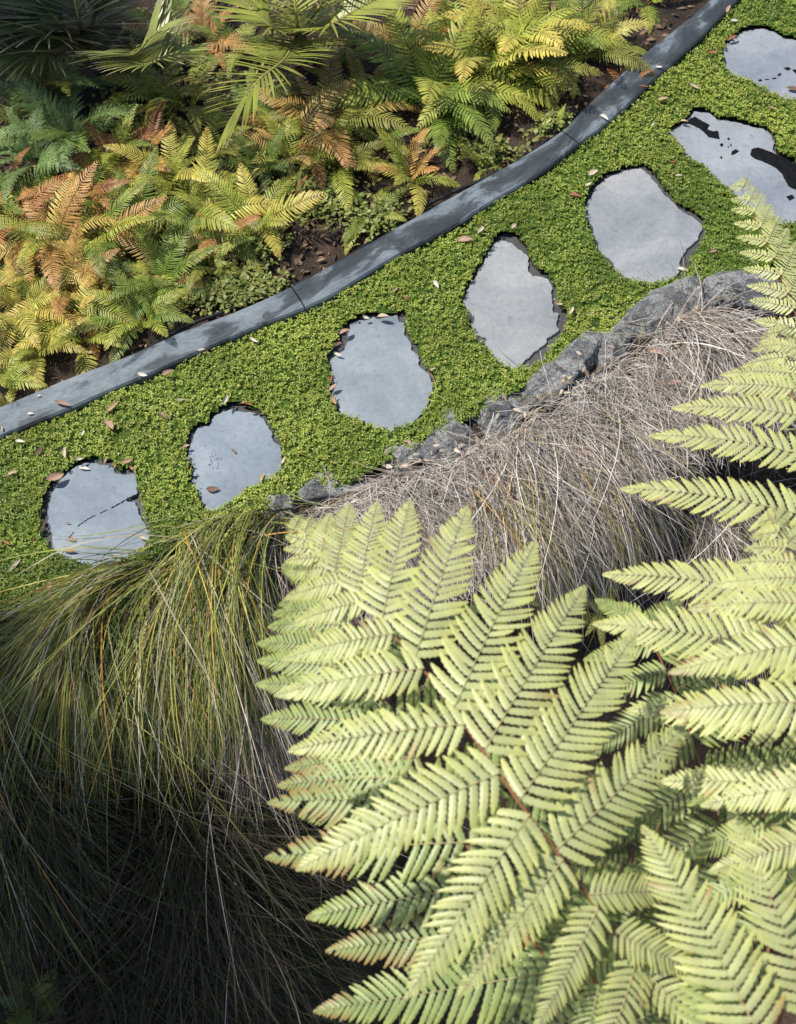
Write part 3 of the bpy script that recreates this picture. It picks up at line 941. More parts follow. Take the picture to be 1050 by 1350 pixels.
def pinna(mb, P0, P1, up, hw, lift, col, colt, brown=0.0, spacing=0.0205, K=15, sway=0.0, broken=0.0, stalkmat=1):
    """one big pinna: an axis from P0 to P1 with two rows of leaflets."""
    P0, P1 = np.asarray(P0), np.asarray(P1)
    Lg = np.linalg.norm(P1 - P0)
    ax = (P1 - P0) / Lg
    sd = norm(np.cross(up, ax))
    up = norm(np.cross(ax, sd))
    mid = (P0 + P1) / 2 + up * lift * 2 + sd * sway * Lg
    if spacing > 0.015:
        spacing = spacing * float(np.clip(Lg / 0.46, 0.48, 1.0)) * 0.94
    n = max(9, int(Lg / spacing * 1.12))
    t = 1 - (1 - (np.arange(n) + 0.3) / n) ** 1.42
    bez = lambda t: (1 - t)[:, None] ** 2 * P0 + 2 * ((1 - t) * t)[:, None] * mid + t[:, None] ** 2 * P1
    tan = lambda t: norm(2 * (1 - t)[:, None] * (mid - P0) + 2 * t[:, None] * (P1 - mid))
    for sgn in (-1, 1):
        tt = np.minimum(t + (0.25 / n if sgn > 0 else 0), 0.995)
        if broken:
            keep = rng.random(n) > broken
            tt = tt[keep]
        m = len(tt)
        B, T = bez(tt), tan(tt)
        sv = norm(np.cross(up, T)) * sgn
        nr = norm(np.cross(T, sv) * sgn)
        nr = norm(nr + rng.normal(0, 0.10, (m, 3)))
        ang = np.radians(72 - 27 * tt + rng.normal(0, 3.0, m))
        d = norm(T * np.cos(ang)[:, None] + sv * np.sin(ang)[:, None] + nr * rng.normal(0.03, 0.06, m)[:, None])
        pl = hw * np.clip(0.90 + tt / 0.2 * 0.1, 0, 1) * (1 - tt ** 2.3) ** 0.95 * rng.uniform(0.93, 1.05, m) + 0.003
        wd = np.minimum(spacing * 0.41 * (1.25 - 0.72 * tt), pl * 0.28 + 0.001) * rng.uniform(0.88, 1.06, m)
        pl = pl * np.where(rng.random(m) < 0.04, rng.uniform(0.45, 0.8, m), 1)
        c0 = np.array(col) * rng.uniform(0.9, 1.08, (m, 1))
        c1 = np.array(colt) * rng.uniform(0.9, 1.1, (m, 1))
        sp_ = rng.random((m, 1)) < 0.02
        c1 = np.where(sp_, np.array((0.40, 0.24, 0.07)), c1)
        if brown > 0:
            bm_ = (tt > 1 - brown)[:, None] | (rng.random((m, 1)) < brown * 0.25)
            c1 = np.where(bm_, np.array((0.34, 0.20, 0.06)), c1)
        leaflets(mb, B, d, T, nr, pl, wd, c0, c1, K, 0.14, rng.uniform(0.02, 0.2), 0.13, fold=0.35)
    # axis
    ts = np.linspace(0, 1, 14)
    Pk = bez(ts) + up * 0.0012
    tube(mb, Pk, np.linspace(0.0015, 0.0003, 14), (0.46, 0.38, 0.18), 5, stalkmat)


TF_C, TF_T = (0.455, 0.48, 0.215), (0.52, 0.525, 0.16)
SHADED_C, SHADED_T = (0.27, 0.345, 0.12), (0.36, 0.40, 0.11)  # darker copy for lower fronds, their shade painted into the leaf


class Rachis:
    def __init__(s, pts):
        s.px = smooth_curve(np.array([(a, b) for a, b, z in pts], float), 160)
        zz = np.array([(i, z) for i, (a, b, z) in enumerate(pts)], float)
        P = smooth_curve(np.array([at(a, b, z) for a, b, z in pts]), 160)
        s.P = P
        rel = P - np.array([0, 0, CAMH])
        dz = rel[:, 1] * _cp - rel[:, 2] * _sp
        s.px = np.stack([525 + FPX * rel[:, 0] / dz, 675 - FPX * (rel[:, 1] * _sp + rel[:, 2] * _cp) / dz], 1)
        s.T = norm(np.gradient(P, axis=0))

    def at(s, px, py):
        k = int(np.argmin((s.px[:, 0] - px) ** 2 + (s.px[:, 1] - py) ** 2))
        return s.P[k], s.T[k]


CROWN = at(985, 1450, 1.45)
tree_fern = bpy.data.objects.new('tree_fern', None)
COL.objects.link(tree_fern)
gz = float(terrain(CROWN[0], CROWN[1]))
TF0 = np.array([CROWN[0], CROWN[1], gz])
tree_fern.location = [float(c) for c in TF0]
tag(tree_fern, 'large pale green tree fern filling the bottom right, fronds spread over the bank', 'tree fern')
mb = MB()
zz = np.linspace(gz - 0.1, CROWN[2] - 0.02, 14)
tube(mb, np.stack([np.full(14, CROWN[0]) + 0.03 * np.sin(zz * 2), np.full(14, CROWN[1]), zz], 1) - TF0, 0.11 + 0.02 * np.sin(zz * 9), (1, 1, 1), 14)
link('trunk', mb.mesh('trunk', [M['trunk']]), tree_fern)
for q in range(4):           # coiled young fronds on the growing tip
    a = q * 1.6
    th = np.linspace(0, 9, 40)
    rr = 0.035 * np.exp(-th * 0.16)
    cc = np.array([0.05 * math.cos(a), 0.05 * math.sin(a), 0.10])
    pts = np.stack([np.cos(a) * (rr * np.cos(th)), np.sin(a) * (rr * np.cos(th)), rr * np.sin(th)], 1) + cc + CROWN - TF0
    pts = np.vstack([(CROWN - TF0 + np.array([0.03 * math.cos(a), 0.03 * math.sin(a), -0.05]))[None], pts])
    mb = MB()
    tube(mb, pts, np.linspace(0.012, 0.004, len(pts)), (0.16, 0.09, 0.04), 7)
    link('coiled_frond', mb.mesh('coiled_frond', [M['stalk']]), tree_fern)


def frond_obj(label=None):
    o = bpy.data.objects.new('frond', None)
    COL.objects.link(o)
    o.parent = tree_fern
    if label: o['label'] = label
    return o


def rachis_part(fr, R, r0=0.0012, r1=0.006, col=(0.25, 0.11, 0.05)):
    mb = MB()
    tube(mb, R.P - TF0 - np.array([0, 0, 0.003]), np.linspace(r0, r1, len(R.P)) , col, 7)
    link('rachis', mb.mesh('rachis', [M['stalk']]), fr)


def big_frond(R, plist, label, col=TF_C, colt=TF_T, separate=True):
    fr = frond_obj(label)
    rachis_part(fr, R)
    mb = MB()
    for (bx, by, tx, ty, dz, kw) in plist:
        B, T = R.at(bx, by)
        tip = at(tx, ty, B[2] + dz)
        L = np.linalg.norm(tip - B)
        pd = norm(tip - B)
        tipward = -T
        up = np.cross(tipward, pd)
        up = up * (1 if up[2] > 0 else -1)
        up = norm(norm(up) * 0.6 + np.array([0, 0, 1]) * 0.6)
        if separate:
            mb = MB()
        kw = dict(kw)
        hw = kw.pop('hw', 0.178) * L + 0.006
        pinna(mb, B - TF0 + np.array([0, 0, 0.009]), tip - TF0, up, hw, kw.pop('lift', 0.02) * L / 0.4, kw.pop('col', col), kw.pop('colt', colt), **kw)
        if separate:
            link('pinna', mb.mesh('pinna', [M['treefern'], M['stalk']]), fr)
    if not separate:
        link('pinna_sheet', mb.mesh('pinna_sheet', [M['treefern'], M['stalk']]), fr)
    return fr


RA = Rachis([(377, 690, 1.93), (405, 718, 1.95), (431, 747, 1.97), (452, 766, 1.98), (479, 792, 2.0), (505, 822, 2.01), (547, 868, 2.03), (597, 933, 2.04), (641, 995, 2.04), (687, 1060, 2.02), (724, 1109, 1.99), (790, 1200, 1.9), (870, 1310, 1.72), (985, 1450, 1.45)])
A_L = [(390, 705, 378, 697), (400, 714, 376, 712), (411, 726, 374, 728), (421, 737, 376, 742), (431, 747, 379, 757), (447, 762, 372, 788), (467, 783, 382, 822), (490, 806, 383, 866), (520, 840, 362, 868 + 50), (559, 885, 380, 990), (614, 957, 392, 1146), (662, 1025, 536, 1315), (703, 1081, 600, 1312), (760, 1160, 705, 1352), (800, 1215, 745, 1420)]
A_L = [(390, 705, 378, 690), (400, 714, 377, 706), (411, 726, 375, 723), (421, 737, 377, 740), (432, 748, 379, 757), (452, 766, 376, 789), (479, 792, 387, 823), (520, 838, 372, 870), (559, 884, 362, 917), (616, 960, 380, 990), (661, 1022, 391, 1147), (700, 1078, 536, 1316), (742, 1135, 605, 1313), (790, 1200, 705, 1360), (840, 1270, 770, 1450)]
A_R = [(386, 699, 398, 679), (399, 713, 412, 681), (412, 726, 424, 684), (421, 736, 436, 677), (444, 757, 462, 663), (473, 785, 498, 661), (502, 819, 541, 659), (547, 868, 617, 667), (597, 933, 707, 713), (639, 991, 772, 772), (686, 1058, 839, 834), (735, 1118, 905, 955), (775, 1180, 905, 1172), (810, 1228, 940, 1290), (850, 1285, 1000, 1400)]
A_L = [(a, b, c, d, -0.09 if i > 3 else -0.03, {'lift': 0.022}) for i, (a, b, c, d) in enumerate(A_L)]
A_R = [(a, b, c, d, -0.07 if i > 3 else -0.03, {'lift': 0.022}) for i, (a, b, c, d) in enumerate(A_R)]
big_frond(RA, A_L + A_R, 'foremost frond reaching up left across the bank')

RB1 = Rachis([(1022, 420, 1.50), (1030, 450, 1.53), (1040, 490, 1.57), (1050, 540, 1.62), (1070, 620, 1.70), (1092, 720, 1.78), (1105, 850, 1.84), (1100, 1050, 1.82), (1060, 1250, 1.70), (985, 1450, 1.45)])
B1_L = [(1026, 440, 1003, 445), (1031, 455, 991, 462), (1036, 472, 979, 483), (1041, 492, 951, 494), (1046, 517, 924, 509), (1053, 552, 886, 538), (1066, 605, 856, 574), (1085, 690, 818, 644), (1098, 800, 795, 757), (1103, 880, 782, 822), (1105, 960, 828, 935), (1103, 1040, 870, 1030)]
B1_R = [(1026, 440, 1045, 432), (1034, 470, 1075, 445), (1046, 517, 1130, 480), (1060, 580, 1200, 520), (1078, 660, 1270, 590), (1095, 760, 1310, 690), (1103, 880, 1330, 810), (1105, 1000, 1320, 950)]
big_frond(RB1, [(a, b, c, d, -0.08, {'lift': 0.022}) for a, b, c, d in B1_L + B1_R], 'frond along the right picture edge, its side tips over the dry grass')

RB2 = Rachis([(1012, 672, 1.98), (1022, 695, 1.99), (1035, 722, 2.0), (1052, 755, 2.02), (1072, 800, 2.04), (1090, 870, 2.06), (1100, 960, 2.05), (1092, 1090, 2.0), (1050, 1270, 1.8), (985, 1450, 1.45)])
B2_L = [(1018, 686, 1000, 690), (1026, 704, 990, 708), (1036, 724, 982, 724), (1046, 743, 970, 743), (1056, 764, 942, 771), (1070, 796, 908, 803), (1085, 850, 882, 887), (1097, 930, 871, 939), (1098, 1030, 925, 1062), (1090, 1100, 935, 1150)]
B2_R = [(1020, 690, 1038, 672), (1034, 720, 1070, 690), (1052, 755, 1120, 720), (1075, 810, 1200, 760), (1090, 870, 1260, 820), (1100, 960, 1290, 900)]
big_frond(RB2, [(a, b, c, d, -0.07, {'lift': 0.02, 'brown': 0.22 if i in (5, 6, 7) else 0.0}) for i, (a, b, c, d) in enumerate(B2_L + B2_R)], 'upper frond at the right picture edge with a few browned side tips')

# frond at the bottom right whose side branches point up
RC = Rachis([(820, 1500, 1.95), (870, 1440, 1.97), (930, 1400, 1.98), (1000, 1372, 1.98), (1080, 1345, 1.95), (1160, 1360, 1.9), (1250, 1400, 1.85)])
C_P = [(1003, 1372, 847, 1088, -0.03, {'hw': 0.19, 'lift': 0.03, 'sway': 0.03}), (1075, 1346, 962, 1062, -0.05, {'hw': 0.18, 'lift': 0.03, 'sway': 0.04}), (1150, 1358, 1045, 1090, -0.05, {'hw': 0.18, 'lift': 0.03}),
       (1210, 1380, 1090, 1180, -0.1, {'hw': 0.18}), (1100, 1342, 1010, 1210, -0.12, {'hw': 0.18}),
       (940, 1396, 930, 1180, -0.16, {'hw': 0.17, 'col': SHADED_C, 'colt': SHADED_T})]
big_frond(RC, C_P, 'frond at the bottom right corner with side branches pointing up')

# lower layer, its shade put into the leaf colour
RA2 = Rachis([(400, 745, 1.70), (440, 800, 1.73), (480, 870, 1.75), (525, 960, 1.76), (575, 1050, 1.75), (640, 1150, 1.72), (720, 1260, 1.65), (850, 1370, 1.55), (985, 1450, 1.42)])
A2 = [(412, 763, 372, 745), (430, 788, 368, 797), (442, 803, 360, 810), (455, 825, 354, 826), (475, 860, 340, 848), (490, 888, 340, 871), (505, 915, 338, 902), (525, 958, 345, 948), (545, 1000, 376, 1013, 0.35), (560, 1025, 366, 1036, 0.4), (580, 1058, 354, 1058, 0.6), (590, 1075, 387, 1072, 0.1), (615, 1112, 350, 1131, 0.5), (650, 1165, 404, 1210, 0.05), (690, 1220, 430, 1254, 0.6), (740, 1280, 414, 1334, 0.2), (800, 1330, 560, 1400)]
A2R = [(440, 803, 560, 760), (480, 870, 640, 800), (525, 958, 720, 880), (575, 1050, 800, 960), (620, 1120, 860, 1050), (680, 1205, 900, 1150), (740, 1280, 900, 1250), (700, 1235, 768, 1182), (640, 1150, 720, 1240)]
big_frond(RA2, [(q[0], q[1], q[2], q[3], -0.10, {'brown': q[4] if len(q) > 4 else 0.0, 'broken': 0.12 if len(q) > 4 and q[4] > 0.45 else 0.0, 'lift': 0.025}) for q in A2 + A2R], 'shaded lower frond under the foremost one, brown at its left tips', SHADED_C, SHADED_T, False)

RA3 = Rachis([(690, 1150, 1.62), (715, 1195, 1.64), (745, 1240, 1.65), (790, 1300, 1.64), (850, 1380, 1.58), (985, 1470, 1.42)])
A3 = [(700, 1168, 640, 1210), (715, 1195, 600, 1300), (735, 1225, 640, 1360), (760, 1262, 715, 1247 + 90), (790, 1300, 760, 1420), (715, 1195, 768, 1180), (745, 1240, 830, 1190), (790, 1300, 900, 1240), (830, 1350, 960, 1290), (700, 1168, 720, 1100)]
big_frond(RA3, [(a, b, c, d, -0.08, {'lift': 0.025}) for a, b, c, d in A3], 'short shaded frond at the bottom between the main fronds', SHADED_C, SHADED_T, False)

RE = Rachis([(835, 800, 1.50), (862, 850, 1.53), (890, 910, 1.56), (915, 980, 1.58), (940, 1060, 1.58), (960, 1150, 1.56), (975, 1280, 1.5), (985, 1450, 1.4)])
E_ = [(842, 815, 790, 800), (850, 830, 785, 790), (862, 850, 770, 870), (878, 885, 775, 930), (895, 922, 770, 1000), (912, 972, 780, 1060), (930, 1030, 790, 1120), (946, 1090, 800, 1190), (960, 1150, 820, 1260), (850, 830, 900, 790), (870, 868, 960, 815), (890, 910, 1010, 870), (910, 968, 1050, 930), (928, 1022, 1075, 1000), (945, 1085, 1090, 1075), (960, 1150, 1100, 1150), (968, 1220, 1110, 1240)]
big_frond(RE, [(a, b, c, d, -0.08, {'lift': 0.02}) for a, b, c, d in E_], 'deep shaded frond in the gap between the foremost and right-hand fronds', SHADED_C, SHADED_T, False)

RE3 = Rachis([(790, 1010, 1.45), (805, 1050, 1.47), (822, 1100, 1.48), (840, 1160, 1.47), (865, 1240, 1.45), (920, 1340, 1.42), (985, 1450, 1.38)])
E3 = [(797, 1030, 745, 1040), (805, 1050, 735, 1080), (815, 1080, 720, 1125), (826, 1115, 715, 1175), (838, 1155, 720, 1230), (852, 1200, 735, 1290), (870, 1250, 760, 1350), (797, 1030, 850, 1010), (810, 1065, 885, 1040), (822, 1100, 915, 1075), (835, 1145, 935, 1120), (850, 1195, 950, 1180), (870, 1250, 970, 1240)]
big_frond(RE3, [(a, b, c, d, -0.06, {'lift': 0.02}) for a, b, c, d in E3], 'lowest shaded frond filling the gap right of the foremost stem', SHADED_C, SHADED_T, False)

RE2 = Rachis([(1000, 1010, 1.68), (1005, 1060, 1.70), (1010, 1130, 1.70), (1015, 1220, 1.65), (1005, 1340, 1.55), (985, 1450, 1.42)])
E2 = [(1002, 1030, 915, 1016), (1004, 1055, 905, 1060), (1007, 1090, 900, 1130), (1011, 1150, 890, 1210), (1014, 1210, 900, 1290), (1012, 1270, 880, 1350), (1002, 1030, 1090, 1010), (1007, 1090, 1110, 1080), (1011, 1150, 1120, 1160), (1014, 1220, 1130, 1250), (1008, 1300, 1120, 1340)]
big_frond(RE2, [(a, b, c, d, -0.1, {'lift': 0.02}) for a, b, c, d in E2], 'shaded frond behind the upward side branches at the bottom right', SHADED_C, SHADED_T, False)

# a second fern at the right edge: small frond tip seen over the wet stepping stone
FD = at(1180, 700, -0.55)
fern2 = bpy.data.objects.new('tree_fern', None)
COL.objects.link(fern2)
fern2.location = [float(c) for c in FD]
tag(fern2, 'small pale fern at the right edge, its frond tip over the wet stepping stone', 'tree fern')
_tf, _T0 = tree_fern, TF0
tree_fern, TF0 = fern2, FD
RD = Rachis([(974, 238, 0.95), (990, 275, 0.97), (1008, 315, 0.99), (1028, 360, 1.0), (1052, 420, 0.98), (1090, 510, 0.85), (1135, 600, 0.5), (1180, 700, -0.5)])
D_ = []
for t in np.linspace(0.02, 0.72, 24):
    k = int(t * 159)
    bx, by = RD.px[k]
    ln = 10 + 150 * t ** 0.8
    D_.append((bx, by, bx - ln * 0.95, by - ln * 0.22, -0.05, {'hw': 0.17, 'spacing': 0.011, 'K': 7}))
    D_.append((bx, by, bx + ln * 0.42, by - ln * 0.9, -0.05, {'hw': 0.17, 'spacing': 0.011, 'K': 7}))
big_frond(RD, D_, 'slender pale frond tip', TF_C, TF_T, False)
mb = MB()
tube(mb, [(0, 0, -0.1), (0.01, 0, 0.03), (0.0, 0.01, 0.12)], [0.07, 0.06, 0.04], (1, 1, 1), 12)
link('trunk', mb.mesh('trunk', [M['trunk']]), fern2)
tree_fern, TF0 = _tf, _T0


# ------------------------------------------------------------------ bed ferns
def small_frond(kind, el0, el1, seed):
    """unit-length frond along +X, rising at el0 and ending at el1 (degrees)."""
    global rng
    keep, rng = rng, np.random.default_rng(seed)
    K = 40
    t = np.linspace(0, 1, K)
    el = np.radians(el0 + (el1 - el0) * t ** 1.1)
    yaw = 0.25 * (rng.random() - 0.5) * t
    st = np.stack([np.cos(el) * np.cos(yaw), np.cos(el) * np.sin(yaw), np.sin(el)], 1) / (K - 1)
    P = np.vstack([[0, 0, 0], np.cumsum(st, 0)[:-1]])
    T = norm(np.gradient(P, axis=0))
    mb = MB()
    W1 = np.ones(3)
    n, amax, w0, sp, start, ang0 = {'narrow': (34, 0.138, 0.0072, 0, 0.08, 76), 'broad': (27, 0.155, 0.0095, 0, 0.12, 70), 'lacy': (17, 0.26, 0.02, 1, 0.16, 62)}[kind]
    ts = start + (1 - start) * ((np.arange(n) + 0.5) / n)
    B = np.stack([np.interp(ts, t, P[:, j]) for j in range(3)], 1)
    Tt = norm(np.stack([np.interp(ts, t, T[:, j]) for j in range(3)], 1))
    u = (ts - start) / (1 - start)
    if kind == 'lacy':
        Lp = amax * np.clip(u / 0.12, 0.7, 1) * (1 - u) ** 0.9 + 0.012
    else:
        Lp = amax * np.clip(0.45 + u / 0.25 * 0.55, 0, 1) * (1 - u ** 2.4) ** 0.9 + 0.012
    for sgn in (-1, 1):
        sv = norm(np.cross(np.array([0, 0, 1.0]), Tt)) * sgn
        nr = norm(np.cross(Tt, sv) * sgn)
        ang = np.radians(ang0 - 25 * u + rng.normal(0, 4, n))
        d = norm(Tt * np.cos(ang)[:, None] + sv * np.sin(ang)[:, None] + nr * (0.10 + rng.normal(0, 0.08, n))[:, None])
        tone = (0.85 + 0.3 * rng.random((n, 1)))
        if kind != 'lacy':
            age = (np.array((0.86, 1.06, 0.85)) + (np.array((1.08, 0.96, 0.95)) - np.array((0.86, 1.06, 0.85))) * u[:, None])
            c0 = age * tone * 0.95
            c1 = np.array((1.14, 1.02, 0.9)) * tone * age
            leaflets(mb, B, d, Tt, nr, Lp * rng.uniform(0.9, 1.08, n), np.minimum(w0, Lp * 0.2), c0, c1, 7, 0.16, 0.30, 0.10, 0, 0.3)
        else:
            for q in range(n):
                m = max(4, int(Lp[q] / 0.019))
                tq = (np.arange(m) + 0.4) / m
                Bq = B[q] + d[q] * (Lp[q] * tq)[:, None] - nr[q] * (Lp[q] * 0.2 * tq ** 2)[:, None]
                for s2 in (-1, 1):
                    cv = norm(np.cross(nr[q], d[q])) * s2
                    dq = norm(d[q] * 0.55 + cv * 0.85 + rng.normal(0, 0.1, (m, 3)))
                    pl = (0.038 * (1 - tq) + 0.006) * min(1.0, Lp[q] / 0.15 + 0.25)
                    leaflets(mb, Bq, dq, np.tile(d[q], (m, 1)), np.tile(nr[q], (m, 1)), pl, np.full(m, 0.0066), np.ones((m, 3)) * tone[q] * 0.95, np.ones((m, 3)) * tone[q] * 1.05, 4, 0.1, 0.2, 0.0, 0, 0.2)
                tube(mb, np.stack([B[q], B[q] + d[q] * Lp[q] * 0.9 - nr[q] * Lp[q] * 0.16]), [0.0022, 0.0008], (0.9, 0.8, 0.6), 3, 0)
    tube(mb, P - np.array([0, 0, 0.002]), np.linspace(0.0075, 0.0018, K), (0.75, 0.55, 0.40), 4, 0)
    rng = keep
    return mb.mesh('frond', [M['fern']])


FM = {}
for kind in ('narrow', 'broad', 'lacy'):
    FM[kind] = [small_frond(kind, a, b, s) for a, b, s in ((78, -5, 1), (62, -25, 2), (48, -35, 3), (35, -30, 4), (68, 10, 5))]

FC = {'green': (0.21, 0.29, 0.065), 'cool': (0.20, 0.30, 0.10), 'lime': (0.37, 0.41, 0.080), 'yellow': (0.54, 0.49, 0.12), 'gold': (0.58, 0.45, 0.13),
      'orange': (0.54, 0.31, 0.115), 'rust': (0.41, 0.20, 0.09), 'olive': (0.25, 0.26, 0.06), 'peach': (0.62, 0.43, 0.19), 'dead': (0.50, 0.23, 0.09)}


def bed_fern(px, py, lenpx, n, cols, kind, label, az=None, spread=2 * math.pi, tilt=0.0, zr=0.0, group='ferns in the bed behind the edging'):
    p = at(px, py, 0.05)
    z = float(terrain(p[0], p[1]))
    for _ in range(14):
        p = at(px, py, z + 0.12 + zr)
        z = 0.5 * z + 0.5 * float(terrain(p[0], p[1]))
    z = float(terrain(p[0], p[1])) - 0.01 + zr
    r = random.Random(int(px * 7 + py * 13))
    root = bpy.data.objects.new('fern', None)
    COL.objects.link(root)
    root.location = (p[0], p[1], z)
    tag(root, label, 'fern', group)
    L = lenpx * mpp(px, py) * 1.0
    a0 = r.random() * 6.28 if az is None else az
    n += 3
    for k in range(n):
        me = FM[kind][r.choice([0, 1, 1, 2, 2, 3, 4]) if kind != 'flat' else 3]
        o = bpy.data.objects.new('frond', me)
        COL.objects.link(o)
        o.parent = root
        f = (k + 0.5) / n - 0.5
        o.rotation_euler = (r.gauss(0, 0.22), r.gauss(tilt, 0.12), a0 + f * spread + r.gauss(0, 0.18))
        s = L * r.uniform(0.75, 1.12)
        o.scale = (s, s * r.uniform(0.95, 1.15), s)
        c = FC[cols[k % len(cols)] if r.random() < 0.7 else r.choice(cols)]
        g_ = r.uniform(0.85, 1.18)
        o.color = (c[0] * g_, c[1] * g_, c[2] * g_, 1)
    return root


